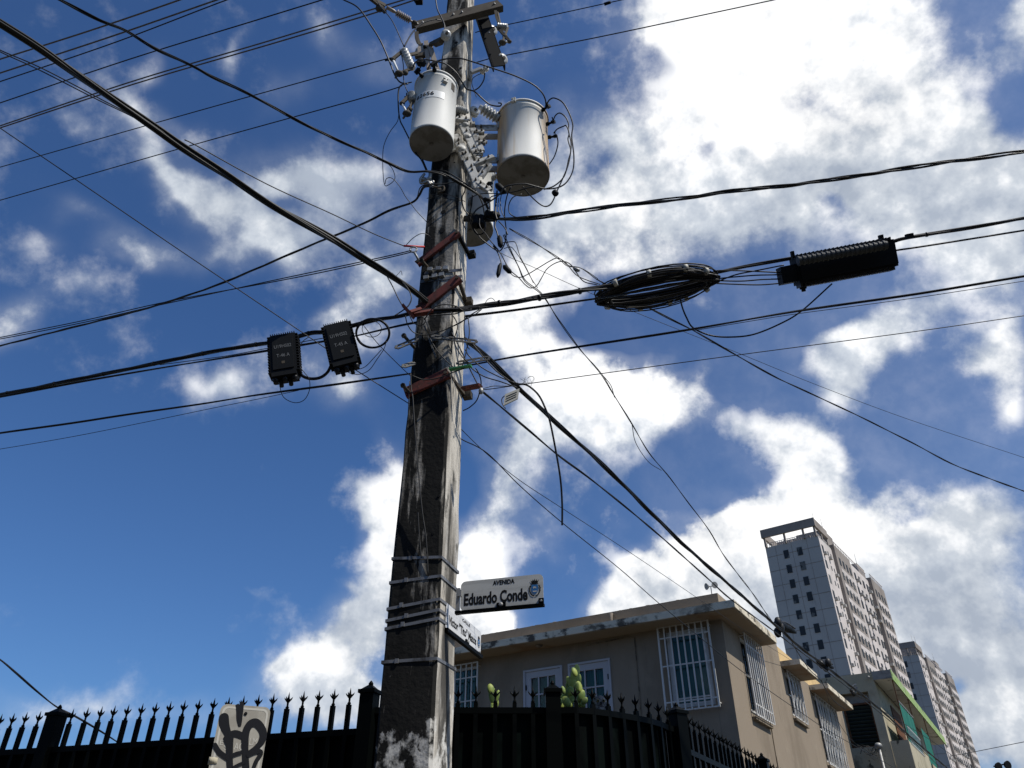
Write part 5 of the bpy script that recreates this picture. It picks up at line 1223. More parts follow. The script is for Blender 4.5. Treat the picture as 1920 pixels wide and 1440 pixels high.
def clampset(label, rows):
    o_ = thing('turnbuckle_clamp', label, 'clamp', tuple(surf(825, rows[0][1])))
    for x0, y0, x1, y1 in rows:
        mb = MB(); a, b = surf(x0, y0, .02), surf(x1, y1, .02); mb.tube([a, b], .007, 8)
        for f in (.12, .55, .9): mb.box(a.lerp(b, f), (b - a).normalized() * .022, PN * .016, Z * .018)
        mb.build('threaded_rod', M_STEEL, o_)
        mb = MB(); c, e = surf(x0 - 6, y0 + 6, .004), surf(866, y1 + 3, .004); mb.bar(c, e, .03, .004, PN); mb.build('band', M_BAND, o_)
clampset('galvanised band clamp with two threaded rods on the pole face above the red bracket', [(802, 506, 840, 503), (795, 522, 832, 515)])
o_ = thing('pole_fork', 'galvanised forked wire clevis on the pole face under the thin cable', 'clevis', tuple(surf(800, 630)))
mb = MB(); mb.bar(surf(796, 612, .02), surf(818, 672, .03), .012, .02, PN); mb.bar(surf(800, 605, .03), surf(812, 636, .02), .012, .02, PN); mb.box(surf(815, 631, .02), PU * .03, PN * .01, Z * .05); mb.build('fork', M_DARKST, o_)
for lab, x0, y0, x1, y1 in (('bolt stub pointing down left of the pole beside the perforated strap', 756, 628, 777, 652), ('bolt stub left of the pole above the lowest red bracket', 755, 722, 768, 736), ('bolt stub left of the pole below the cable hook', 790, 488, 801, 500)):
    mb = MB(); mb.tube([atY(x0, y0, 4.7), atY(x1, y1, 4.86)], .013, 8); mb.lathe(atY(x0, y0, 4.7), (atY(x0, y0, 4.7) - atY(x1, y1, 4.86)), [(.02, -.02), (.02, 0)], 6); tag(mb.build('through_bolt', M_DULL), lab, 'bolt', 'through bolts of the pole')
mb = MB(); mb.bar(surf(843, 693, .04), surf(884, 686, .06), .012, .034, PN); tag(mb.build('green_tag', M_GREENTAG), 'bright green plastic sleeve on the wire crossing the pole', 'cable tag')
mb = MB(); mb.bar(atY(755, 572, 4.62), atY(776, 596, 4.66), .02, .05, PN); mb.bar(atY(776, 590, 4.66), atY(812, 584, 4.68), .02, .045, PN); mb.bar(atY(770, 586, 4.64), atY(790, 580, 4.66), .03, .03, PN); tag(mb.build('red_cable_clamp', M_RUST), 'red hooked clamp holding the main cable bundle at the left pole edge', 'clamp')
for lab, p, q in (('red plastic sleeve on the thin wire left of the pole below the transformers', (757, 461), (796, 463)),):
    mb = MB(); mb.tube([atY(*p, 4.75), atY(*q, 4.8)], .009, 8); tag(mb.build('red_sleeve', M_REDTAG), lab, 'cable tag')
ho = thing('cable_hook', 'steel ring hook anchoring the thin cable pair left of the pole', 'hook', tuple(atY(776, 470, 4.75)))
c = atY(775, 468, 4.75); mb = MB(); mb.tube([c + Vector((math.cos(t) * .03, 0, math.sin(t) * .03)) for t in [k * math.pi / 8 for k in range(17)]], .007, 6); mb.tube([c + Vector((.01, 0, -.03)), atY(783, 484, 4.78), atY(786, 491, 4.8)], .011, 6); mb.build('ring', M_STEEL, ho)
vb = thing('service_clevis', 'grey clevis bracket on the left pole edge holding the twisted service cables', 'clevis', tuple(surf(805, 335)))
mb = MB(); mb.bar(atY(788, 336, 4.74), atY(812, 345, 4.8), .04, .05, PN); mb.tube(catmull([atY(*q, 4.72) for q in ((796, 326), (788, 336), (790, 344), (802, 340), (806, 345), (812, 350))], 4), .012, 6); mb.tube(catmull([atY(*q, 4.72) for q in ((806, 322), (806, 332), (798, 338))], 4), .016, 6); mb.build('clevis', M_STEEL, vb)
mb = MB(); mb.tube(catmull([surf(*q, .03) for q in ((812, 350), (822, 352), (832, 350), (831, 358), (820, 362))], 4), .010, 6); mb.uvball(surf(826, 357, .02), .04, .02, .03, 8, 6); mb.build('bolt', M_DULL, vb)
# dark strap and hardware where the right-hand service cable ends
sb = thing('deadend_rack', 'black spool rack right of the pole where the twisted cable ends', 'bracket', tuple(atY(900, 410, 4.9)))
mb = MB(); mb.bar(atY(870, 410, 4.98), atY(932, 410, 4.85), .03, .05, Z)
for x in (893, 902): mb.lathe(atY(x, 414, 4.86), Z, [(.035, -.07), (.045, -.05), (.03, -.01), (.045, .03), (.035, .05)], 12)
mb.uvball(atY(924, 404, 4.84), .07, .04, .045, 10, 6); mb.uvball(atY(914, 400, 4.84), .03, .03, .04, 8, 6); mb.build('rack', M_PLASTIC, sb)
# grounding conductor running down the face
# ------------------------------------------------------------------ wires and cables
def tspec(x, y, s):
    k, v = s
    return tZ(x, y, v) if k == 'z' else tY(x, y, v) if k == 'Y' else v
def path(pts, s0, s1, per=7):
    xy = [Vector((p[0], p[1])) for p in pts]; L = [0.0]
    for i in range(1, len(xy)): L.append(L[-1] + (xy[i] - xy[i - 1]).length)
    anc = {0: s0, len(pts) - 1: s1}
    for i, p in enumerate(pts):
        if len(p) > 2: anc[i] = p[2]
    ks = sorted(anc); inv = {k: 1 / tspec(pts[k][0], pts[k][1], anc[k]) for k in ks}; out = []
    for i in range(len(pts)):
        a = max(k for k in ks if k <= i); b = min(k for k in ks if k >= i)
        v = inv[a] if a == b else inv[a] + (inv[b] - inv[a]) * (L[i] - L[a]) / (L[b] - L[a])
        out.append(at(pts[i][0], pts[i][1], 1 / v))
    return catmull(out, per)
def resample(P, step):
    out = [P[0].copy()]; acc = 0.0
    for i in range(1, len(P)):
        d = (P[i] - P[i - 1]).length; n = max(1, int(d / step))
        for k in range(1, n + 1): out.append(P[i - 1].lerp(P[i], k / n))
    return out
wr = random.Random(21)
def wire(name, label, pts, w, s0, s1, m=None, cat='cable', group=None, strands=1, pitch=0.5, spread=1.0, n=6, parent=None, loose=0.0, lash=0.0):
    """w: thickness in thousandths of a metre; strands twisted round each other with the given pitch in metres"""
    P = path(pts, s0, s1); r = w / 1800; mb = MB(); m = m or M_BLACK
    if strands == 1: mb.tube(P, r, n)
    else:
        Q = resample(P, max(pitch / 10, .02)); R0 = r * (1.0 + .25 * strands) * spread * .62; s = 0.0
        t = (Q[1] - Q[0]).normalized(); u = t.orthogonal().normalized(); lines = [[] for _ in range(strands)]
        ph = [wr.uniform(-.25, .25) for _ in range(strands)]
        for i, p in enumerate(Q):
            tt = (Q[min(i + 1, len(Q) - 1)] - Q[max(i - 1, 0)]).normalized(); u = (u - tt * u.dot(tt)).normalized(); v = tt.cross(u)
            if i: s += (p - Q[i - 1]).length
            for k in range(strands):
                a = 2 * math.pi * (k / strands + s / pitch) + ph[k] + .5 * math.sin(s * 1.7 + k); rr_ = R0 * (1 + loose * math.sin(s * 2.3 / pitch * .5 + k * 2.1)) * (1 if strands < 6 or k % 2 else .45)
                lines[k].append(p + u * (math.cos(a) * rr_) + v * (math.sin(a) * rr_))
        for k in range(strands): mb.tube(lines[k], r * (1 if strands < 3 or k else .8), 5)
        if lash:
            s = 0
            for i in range(1, len(Q)):
                s += (Q[i] - Q[i - 1]).length
                if s > lash: s = 0; d = (Q[i] - Q[i - 1]).normalized(); mb.tube([Q[i] - d * .008, Q[i] + d * .008], R0 + r * 1.15, 8)
    o_ = mb.build(name, m, parent)
    if parent is None: tag(o_, label, cat, group)
    return o_
z, Y = (lambda v: ('z', v)), (lambda v: ('Y', v))
PW = 'primary power lines high above the street'
wire('power_line', 'brownish bare power line, topmost of the parallel lines in the upper left corner', [(-60, 131), (0, 111), (170, 57), (345, -3), (500, -60)], 20, z(11.2), z(11.2), M_ALU, 'wire', PW)
wire('power_line', 'brownish bare power line, second from the top in the upper left corner', [(-60, 157), (0, 137), (210, 68), (415, -3), (560, -52)], 20, z(11.2), z(11.2), M_ALU, 'wire', PW)
wire('power_line', 'thin dark power line close under the two brownish lines in the upper left corner', [(-60, 172), (0, 153), (220, 78), (433, -3), (560, -44)], 15, z(11), z(11), None, 'wire', PW)
wire('power_line', 'thin dark power line, ending at the picture top left of the long tan insulator', [(-60, 212), (0, 193), (240, 112), (480, 38), (610, -2), (700, -30)], 15, z(11), z(10.6), None, 'wire', PW)
wire('power_line', 'upper of the twin brown power lines crossing the upper left sky', [(-60, 256), (0, 236), (250, 152), (500, 78), (700, 17), (770, -4), (860, -30)], 17, z(10.4), z(10.4), M_ALU, 'wire', PW)
wire('power_line', 'lower of the twin brown power lines crossing the upper left sky', [(-60, 260), (0, 240), (250, 158), (500, 85), (700, 25), (790, -4), (880, -34)], 17, z(10.4), z(10.4), M_ALU, 'wire', PW)
wire('power_line', 'thin dark power line running down left from the fuse cutout beside the pole', [(-60, 330), (0, 313.5), (350, 214), (700, 117), (722, 114), (738, 111)], 11, z(9.4), Y(4.5), None, 'wire', PW)
wire('power_line', 'thin dark power line running down left from the tangle beside the first transformer', [(-60, 391), (0, 375.5), (350, 275), (700, 178), (757, 158), (772, 154)], 11, z(8.9), Y(4.6), None, 'wire', PW)
wire('power_line', 'thin power line rising right from the leaning brace towards the top of the photo', [(890, 118), (925, 108), (947, 104), (1120, 70), (1300, 32), (1450, 0), (1560, -24)], 11, Y(5.0), z(9.6), None, 'wire', PW)
wire('power_line', 'thin power line rising right from behind the brace, nearest the top edge', [(891, 61), (925, 51), (952, 46), (1060, 23), (1165, 0), (1260, -20)], 11, Y(5.2), z(10.2), None, 'wire', PW)
mb = MB(); mb.tube([atY(778, 2, 4.9), atY(790, -2, 4.9)], .03, 8); mb.box(atY(786, 2, 4.9), Vector((.04, 0, 0)), Vector((0, .03, 0)), Z * .035); tag(mb.build('line_clamp', M_PLASTIC), 'small black clamp on the twin brown lines at the top of the photo', 'clamp')
mb = MB(); c1_, c2_ = path([(1133, 8), (1145, 4)], z(10.1), z(10.1)), 0; mb.tube([c1_[0], c1_[-1]], .018, 8); tag(mb.build('line_splice', M_PLASTIC), 'small splice sleeve on the thin power line at the top right of the pole', 'clamp')

CB = 'black communication bundles'
wire('cable_bundle', 'thick bundle of black cables sweeping down from the upper left corner to the pole', [(-70, 4), (0, 46), (73, 91), (146, 142), (219, 192), (292, 241), (346, 278), (419, 324), (510, 384), (620, 447), (680, 484), (726, 512), (775, 546), (800, 566)],
     18, z(6.1), Y(4.85), M_CABLE2, 'cable', CB, strands=8, pitch=3.2, spread=1.05, loose=.35)
wire('cable_bundle', 'two slack thin cables joining the thick bundle from the left edge of the photo', [(-50, 66), (0, 95), (73, 128), (182, 184), (255, 221), (320, 262), (390, 310)], 8, z(6.2), z(6.0), M_CABLE2, 'cable', CB, strands=2, pitch=2.4, spread=2.2)
wire('service_drop', 'thin grey wire splitting off the thick bundle towards the red sleeve', [(346, 262), (372, 275), (500, 345), (620, 400), (700, 438), (757, 461)], 8, z(6.1), Y(4.75), M_CABLE2, 'wire')
TW = 'twisted service cables'
wire('service_cable', 'twisted service cable sweeping down from the top left to the clevis on the pole', [(60, -26), (113, 0), (182, 35), (237, 58), (295, 93), (365, 126), (401, 146), (474, 180), (547, 220), (620, 256), (680, 283), (726, 305), (765, 322), (799, 321), (829, 326), (859, 341), (886, 357), (905, 372), (916, 392)],
     13, z(7.2), Y(4.8), M_TWIST, 'cable', TW, strands=3, pitch=1.15, spread=.9, loose=.45)
wire('service_cable', 'twisted service cable rising from the left edge to the clevis, crossing under the thick bundle', [(-60, 660), (0, 648), (120, 618), (260, 582), (370, 548), (470, 508), (600, 453), (680, 419), (726, 396), (772, 380), (786, 366), (794, 352), (806, 349)],
     12, z(6.8), Y(4.72), M_TWIST, 'cable', TW, strands=3, pitch=1.2, spread=.85, loose=.4)
wire('service_cable', 'twisted service cable running right from the spool rack across the bright cloud', [(915, 406), (932, 410), (966, 411), (1012, 406), (1070, 397), (1120, 390), (1270, 374), (1390, 355), (1500, 345), (1600, 332), (1680, 317), (1760, 305), (1840, 296), (1920, 285), (2000, 273)],
     18, Y(4.85), z(7.2), M_TWIST, 'cable', TW, strands=3, pitch=1.3, spread=1.15, loose=.6)
wire('service_drop', 'pair of thin cables running left from the steel ring hook', [(-60, 643), (0, 634), (160, 602), (300, 570), (480, 534), (620, 505), (735, 480), (772, 471)], 9, z(6.3), Y(4.75), None, 'cable', None, strands=2, pitch=6, spread=2.0)
# main line carrying the splice boxes, pole, coil
wire('cable_bundle', 'heavy black cable bundle from the left edge through both splice boxes to the pole', [(-60, 752), (0, 740), (120, 716), (250, 690), (380, 663), (480, 646), (530, 640), (562, 630), (585, 624), (612, 622), (660, 611), (705, 600), (742, 595), (770, 588)],
     16, z(5.6), Y(4.68), M_BLACK, 'cable', CB, strands=5, pitch=2.5, spread=.85, lash=.5)
wire('cable_bundle', 'heavy black cable bundle crossing the pole and running right into the cable coil', [(770, 588), (805, 585), (850, 580), (880, 577), (920, 571), (960, 566), (1020, 557), (1080, 547), (1123, 540), (1160, 533)],
     19, Y(4.66), z(6.0), M_BLACK, 'cable', CB, strands=7, pitch=1.4, spread=.9, loose=.3, lash=.35)
wire('communication_cable', 'thin straight cable just under the heavy bundle, crossing both splice boxes', [(-60, 753), (0, 744), (160, 714), (300, 690), (400, 674), (480, 661), (612, 639), (665, 630), (767, 607), (850, 596), (880, 592), (960, 582), (1080, 565), (1130, 558), (1180, 550)], 12, z(5.5), z(5.9), None, 'cable', None, strands=2, pitch=4, spread=.8)
wire('communication_cable', 'thin wire above the under-cable, passing over the lower splice box', [(300, 684), (420, 668), (480, 657), (540, 646), (612, 633), (665, 625)], 6, z(5.5), Y(4.6))
wire('communication_cable', 'cable rising right across the lower pole face below the coil towards the right edge', [(-60, 822), (0, 812), (130, 794), (240, 777), (380, 757), (480, 741), (620, 722), (767, 701), (830, 692), (880, 685), (960, 670), (1080, 651), (1293, 618), (1497, 583), (1720, 551), (1920, 518), (2000, 505)], 13, z(5.3), z(5.6), None, 'cable', None, strands=2, pitch=5, spread=.55)
wire('communication_cable', 'very thin wire close under the cable that rises to the right edge', [(1300, 620), (1420, 600), (1497, 588), (1720, 558), (1920, 527), (2000, 515)], 5, z(5.4), z(5.6))
wire('communication_cable', 'very thin slack wire, lowest of the lines leaving the pole to the left', [(-60, 850), (0, 842), (140, 818), (280, 790), (400, 765), (480, 749), (560, 732)], 5, z(5.2), z(5.3))
wire('communication_cable', 'thin straight wire from the red side bracket rising to the right edge', [(904, 731), (930, 728), (1000, 718), (1080, 707), (1373, 667), (1720, 621), (1920, 592), (2000, 580)], 6, Y(4.86), z(5.3))
wire('communication_cable', 'short slack strand beside the red side bracket', [(904, 729), (925, 724), (945, 724), (975, 722)], 6, Y(4.86), z(5.1))
wire('guy_wire', 'straight thin wire descending from the left edge behind the splice boxes to the pole', [(-50, 206), (0, 240), (100, 308), (200, 376), (353, 480), (480, 565), (612, 654), (652, 684), (767, 757), (800, 778)], 7, z(6.4), Y(5.25), None, 'wire')
wire('guy_wire', 'short straight wire from the cable ring down to the left edge of the pole', [(683, 612), (710, 646), (759, 695), (785, 717)], 6, Y(4.7), Y(5.25), None, 'wire')
wire('drop_wire', 'upper of two thin wires leaving the right pole edge for the brown house roof', [(860, 800), (868, 808), (914, 852), (975, 901), (1054, 953), (1180, 1035), (1310, 1123), (1400, 1185), (1483, 1238)], 6, Y(5.2), z(5.85), None, 'wire')
wire('drop_wire', 'lower of two thin wires leaving the right pole edge, crossing the front window grille', [(860, 818), (868, 825), (914, 850), (975, 911), (1054, 980), (1160, 1065), (1233, 1129), (1315, 1197), (1393, 1260), (1505, 1338), (1560, 1374), (1660, 1430), (1700, 1452)], 8, Y(5.2), ('t', 15), None, 'wire')
# bundle along the side street
wire('cable_bundle', 'thick black bundle running from the pole down right along the side street', [(878, 640), (900, 657), (930, 685), (956, 711), (1006, 758), (1047, 797), (1135, 876), (1214, 955), (1277, 1017), (1360, 1090), (1452, 1170), (1500, 1213), (1550, 1251), (1600, 1290), (1650, 1330), (1700, 1375), (1740, 1410), (1790, 1452)],
     18, Y(4.8), z(4.6), M_CABLE2, 'cable', CB, strands=6, pitch=2.6, spread=.95, loose=.15)
wire('communication_cable', 'single cable below the thick street bundle, starting at the red side bracket', [(903, 733), (943, 766), (993, 808), (1047, 854), (1110, 900), (1193, 967), (1256, 1021), (1331, 1088), (1372, 1125), (1452, 1184), (1520, 1236), (1600, 1297), (1690, 1370), (1760, 1436)], 12, Y(4.86), z(4.5), M_CABLE2, 'cable', None, strands=2, pitch=1.5, spread=.6)
for i, (lab, pp) in enumerate((('uppermost slack lead between the perforated strap and the street bundle', [(870, 632), (882, 640), (905, 668), (930, 695), (958, 716)]), ('middle slack lead curving into the street bundle', [(872, 655), (880, 668), (905, 690), (935, 706), (965, 718)]), ('lowest slack lead curving into the street bundle', [(874, 676), (884, 690), (908, 706), (940, 716), (970, 727)]),
     ('lead dropping from the perforated strap to the red side bracket', [(846, 622), (860, 648), (880, 690), (902, 733)]), ('short bowed lead under the red side bracket', [(900, 735), (893, 752), (880, 764), (868, 770)]), ('loose lead hanging in an arc beside the right pole edge', [(892, 690), (900, 706), (902, 722), (898, 740)]))):
    wire('slack_lead', lab, pp, 9, Y(4.8), Y(4.9), None, 'cable', 'slack leads right of the pole')
wire('hanging_cable', 'stiff loose cable bending off the street bundle and hanging straight down', [(962, 716), (972, 720), (985, 721), (997, 728), (1010, 741), (1020, 760), (1031, 790), (1043, 850), (1051, 900), (1054, 945), (1054, 985)], 14, Y(5.0), Y(5.5), M_CABLE2)
wire('service_drop', 'looping twisted drop wire from the tangle down to the street bundle end', [(945, 440), (955, 465), (972, 500), (985, 527), (1017, 553), (1047, 600), (1085, 652), (1127, 700), (1152, 742), (1185, 796), (1218, 850), (1256, 896), (1293, 946), (1331, 996), (1360, 1046), (1402, 1100), (1447, 1165)], 8, Y(4.9), ('t', 11.5), M_TWIST, 'cable', TW, strands=2, pitch=1.3, spread=1.1, loose=.8)
wire('service_drop', 'second slack strand beside the looping drop wire', [(1127, 700), (1145, 722), (1152, 745)], 6, z(5.3), z(5.3), M_TWIST)
wire('service_drop', 'slack side strand of the looping drop wire in the middle of the sky', [(1185, 796), (1192, 830), (1215, 865), (1240, 882)], 6, z(5.2), z(5.1), M_TWIST)
wire('service_drop', 'twisted drop wire leaving the coil down to the lower right edge', [(1120, 524), (1170, 552), (1217, 577), (1263, 601), (1300, 620), (1347, 647), (1390, 671), (1447, 703), (1483, 721), (1600, 775), (1700, 825), (1800, 876), (1920, 921), (1990, 950)], 10, z(6.3), z(5.9), M_TWIST, 'cable', TW, strands=2, pitch=1.2, spread=.9, loose=.5)
wire('service_drop', 'slack pair of strands between the tangle and the coil', [(955, 428), (1000, 454), (1047, 484), (1065, 498), (1090, 503), (1120, 524)], 7, Y(4.9), z(6.3), M_TWIST, 'cable', None, strands=2, pitch=.8, spread=1.2, loose=.7)
wire('drop_wire', 'very thin straight wire passing behind the coil down to the right edge', [(905, 452), (946, 478), (1000, 501), (1081, 538), (1183, 582), (1280, 621), (1387, 663), (1527, 720), (1700, 785), (1920, 858), (1990, 882)], 5, Y(5.1), z(6.0), None, 'wire')
wire('cable_loop', 'slack black cable looping below the coil up to the ribbed splice closure', [(1275, 556), (1279, 575), (1287, 595), (1300, 615), (1333, 629), (1370, 632), (1413, 627), (1463, 607), (1503, 583), (1560, 532)], 13, z(5.95), z(6.0))
wire('cable_bundle', 'thick messenger cable running over the ribbed closure to the right edge', [(1335, 512), (1400, 499), (1477, 485), (1560, 470), (1660, 456), (1700, 446), (1800, 430), (1920, 409), (2000, 395)], 21, z(6.25), z(6.6), M_CABLE2, 'cable', CB, strands=3, pitch=2.2, spread=.6, lash=.9)
wire('communication_cable', 'single cable leaving the right end of the ribbed closure', [(1640, 474), (1675, 470), (1750, 459), (1920, 432), (2000, 419)], 15, z(6.25), z(6.5))
for i, (lab, pp) in enumerate((('topmost', [(1340, 508), (1357, 507), (1400, 508), (1462, 511)]), ('second', [(1345, 528), (1380, 515), (1420, 507), (1470, 497)]), ('third', [(1340, 523), (1380, 519), (1420, 516), (1466, 515)]), ('fourth', [(1338, 526), (1390, 527), (1430, 524), (1468, 523)]), ('lowest', [(1335, 531), (1380, 533), (1425, 534), (1466, 531)]))):
    wire('splice_lead', '%s of the short cables between the coil and the ribbed closure' % lab, pp, 11, z(6.1), z(6.1), None, 'cable', 'cables into the ribbed closure')
wire('service_drop', 'wavy drop wire sagging from the left edge behind the left fence', [(-40, 1210), (0, 1237), (30, 1262), (70, 1297), (105, 1325), (140, 1343), (180, 1366), (215, 1388), (250, 1412)], 13, ('t', 8.0), ('t', 9.0), None, 'cable', None, strands=2, pitch=1.6, spread=.55, loose=.6)
wire('far_wire', 'short far wire leaving the tower edge at the lower right', [(1780, 1418), (1830, 1409), (1920, 1391), (1990, 1377)], 40, ('t', 60), ('t', 45), M_ALU, 'wire')
wire('far_wire', 'slack wire crossing in front of the second canopy of the brown house', [(1485, 1205), (1500, 1230), (1520, 1258), (1538, 1275), (1560, 1310), (1585, 1330)], 12, ('t', 12), ('t', 14), None, 'wire')
wire('far_wire', 'thin wire hanging down past the third canopy of the brown house', [(1540, 1275), (1550, 1300), (1560, 1330), (1590, 1380), (1640, 1425)], 8, ('t', 13), ('t', 15), None, 'wire')
wire('far_wire', 'straight wire from the cream house balcony down to the lower right', [(1650, 1330), (1700, 1360), (1760, 1398), (1830, 1450)], 12, ('t', 17), ('t', 22), None, 'wire')

# jumpers round the transformers
J = 'jumper wires round the transformers'
def jw_(lab, pp, w, Y0, Y1, m=None): wire('jumper_wire', lab, pp, w, Y(Y0), Y(Y1), m, 'wire', J)
jw_('long jumper from the top edge curving down to the tangle left of the first transformer', [(630, -8), (645, 0), (672, 15), (697, 50), (715, 80), (732, 120), (740, 140), (750, 154), (765, 157)], 14, 4.3, 4.5)
jw_('straight thin jumper from the tan insulator to the fuse cutout', [(700, -14), (712, 10), (722, 22), (737, 42), (757, 86)], 9, 4.4, 4.45)
jw_('arched jumper in front of the crossarm left of the pole', [(757, 89), (772, 63), (790, 45), (812, 37), (826, 38)], 13, 4.45, 4.5)
jw_('thin jumper dropping from the top edge to the disc insulator', [(816, -8), (820, 17), (827, 32), (833, 46), (834, 58)], 13, 4.45, 4.45)
jw_('jumper arching from the fuse cutout over the first transformer to the second', [(774, 127), (778, 118), (785, 114), (797, 112), (812, 114), (835, 120), (855, 136), (867, 155), (875, 167), (890, 172), (910, 190), (921, 197), (937, 199), (940, 194), (934, 193)], 13, 4.4, 4.7)
jw_('long jumper arching from the first tank lid to the rim of the rusty transformer', [(801, 134), (806, 122), (815, 116), (840, 110), (865, 110), (890, 117), (927, 129), (965, 142), (997, 157), (1014, 171), (1022, 185), (1024, 200)], 13, 4.45, 4.8)
jw_('outermost wire loop right of the rusty transformer', [(1025, 202), (1027, 192), (1032, 186), (1040, 184), (1055, 192), (1067, 212), (1074, 234), (1072, 256), (1076, 292), (1074, 320), (1062, 342), (1045, 352), (1022, 354), (1005, 350)], 13, 4.8, 4.85)
jw_('small upper wire loop from the middle terminal of the rusty transformer', [(1037, 226), (1042, 216), (1050, 212), (1060, 219), (1066, 232), (1066, 246), (1071, 272), (1066, 307), (1055, 335), (1045, 357), (1036, 378), (1028, 386), (1018, 386), (1005, 377), (990, 362), (980, 350)], 12, 4.8, 4.75)
jw_('small lower wire loop from the bottom terminal of the rusty transformer', [(1038, 250), (1045, 242), (1056, 237), (1062, 236), (1067, 250), (1065, 262), (1070, 282), (1066, 300), (1058, 330), (1040, 348), (1020, 355)], 12, 4.8, 4.85)
jw_('short bowed wire close to the right edge of the rusty tank', [(1044, 252), (1046, 270), (1040, 292), (1030, 308)], 11, 4.85, 5.0)
jw_('short hanging loop under the small angled arm right of the pole', [(909, 137), (907, 150), (899, 163), (889, 170)], 12, 4.75, 4.85)
jw_('thin wire inside the loop under the small angled arm', [(902, 138), (893, 142), (886, 148), (885, 158), (889, 170), (893, 182)], 7, 4.75, 4.85)
jw_('black wire running down the left edge of the first transformer', [(765, 157), (752, 160), (747, 172), (747, 200), (750, 225), (757, 240), (768, 262), (778, 285), (790, 300), (800, 322)], 13, 4.5, 4.75)
jw_('thin black wire beside the left edge of the first transformer', [(750, 92), (756, 120), (757, 150), (764, 172), (770, 178)], 8, 4.45, 4.5)
jw_('short wire behind the first tank bottom', [(792, 298), (797, 310), (802, 322)], 11, 4.7, 4.78)
jw_('thin looping wire hanging far left of the first transformer', [(748, 212), (745, 228), (732, 246), (722, 266), (718, 285), (718, 320), (721, 346), (728, 347), (739, 338), (740, 328), (734, 314), (722, 303)], 6, 4.55, 4.6)
jw_('thin kinked wire trailing from the small loop to the pole', [(722, 345), (724, 336), (731, 333), (740, 338), (751, 352), (760, 368), (772, 384), (783, 398), (800, 416)], 6, 4.6, 4.8)
# tangle under the transformers
TG = 'tangled wires under the transformers'
def tg(lab, pp, w, Y0=4.75, Y1=4.75, m=None): wire('tangled_wire', lab, pp, w, Y(Y0), Y(Y1), m, 'wire', TG)
tg('black wire from the service clevis curving over the pole corner', [(800, 322), (830, 320), (855, 332), (880, 350), (893, 360), (903, 378), (908, 400), (910, 425), (905, 438), (893, 438), (885, 425), (880, 408), (884, 385), (886, 365)], 12)
tg('wire bowing from the pole corner down to the lower splice', [(868, 340), (872, 356), (866, 372), (870, 392), (880, 405), (886, 425), (900, 445), (915, 458), (932, 470), (941, 467), (948, 450), (949, 430), (946, 400), (950, 370), (958, 350)], 11)
tg('wire arching under the rusty transformer to the rack', [(885, 405), (895, 392), (915, 380), (930, 370), (938, 362), (948, 350), (965, 346), (985, 345), (1005, 350), (1020, 354)], 14)
tg('second wire arching under the rusty transformer', [(930, 366), (950, 362), (970, 358), (990, 352), (1010, 350)], 11)
tg('wire dropping straight from the connector beside the third transformer', [(932, 358), (930, 380), (929, 400), (932, 412)], 15)
tg('outer wire curving from the rusty tank bottom to the twisted cable', [(978, 364), (962, 370), (954, 385), (956, 400), (970, 408), (990, 407)], 9)
tg('thin wire loop left of the drop beside the third transformer', [(935, 372), (934, 390), (938, 405)], 7)
tg('thin wire loop right of the drop beside the third transformer', [(940, 365), (938, 380), (941, 398), (946, 408)], 7)
tg('wire arch crossing the third transformer body', [(899, 410), (900, 425), (912, 440), (920, 452), (934, 468)], 8)
tg('small curl of wire on the third transformer', [(918, 398), (918, 380), (920, 370), (930, 366)], 9)
tg('wire hanging below the rack and turning back to the splice', [(929, 415), (928, 425), (932, 436), (935, 450), (938, 462)], 13)
tg('kinked wire below the rack ending in a black sleeve', [(935, 415), (942, 422), (948, 430), (952, 440)], 9)
tg('square cornered wire right of the lower splice', [(936, 455), (945, 455), (962, 453), (968, 458), (975, 480), (988, 505), (1000, 530)], 7)
tg('inner square cornered wire right of the lower splice', [(945, 466), (957, 463), (965, 470), (980, 492), (995, 520), (1008, 540)], 6)
tg('wire from the lower splice hooking down to the black end sleeve', [(925, 462), (934, 475), (939, 490), (940, 498), (936, 508)], 10)
tg('long wire loop sagging from the lower splice and rising to the bright joint', [(925, 460), (938, 474), (948, 493), (958, 508), (972, 520), (985, 534), (995, 540), (1006, 536), (1016, 520), (1025, 505), (1040, 494), (1056, 490), (1070, 496), (1080, 510), (1095, 528), (1120, 534)], 8)
tg('second long wire loop rising from the lower splice to the bright joint', [(948, 495), (960, 515), (975, 520), (990, 514), (1010, 502), (1030, 490), (1045, 484), (1060, 492), (1080, 515), (1100, 525), (1125, 533)], 8)
tg('thin wires wrapped round the pole face below the clevis', [(800, 372), (820, 368), (845, 374), (866, 376)], 5, 4.78, 4.8)
tg('thin wire wrapped round the pole face just above the clevis wires', [(810, 366), (835, 364), (860, 372), (872, 378)], 5, 4.78, 4.8)
tg('short wire from the pole corner across the third tank', [(880, 372), (893, 366), (905, 363), (935, 363)], 8)
tg('dark vertical wire lying on the right pole face under the tanks', [(866, 404), (868, 418), (873, 430)], 9, 4.9, 4.9)
tg('wire arching over the left of the red sleeve', [(762, 459), (775, 446), (790, 438), (803, 441), (810, 450)], 6, 4.7, 4.78)
tg('wire rising from the clevis left of the pole in a double curve', [(783, 368), (788, 352), (800, 346), (830, 345), (858, 340)], 9, 4.72, 4.75)
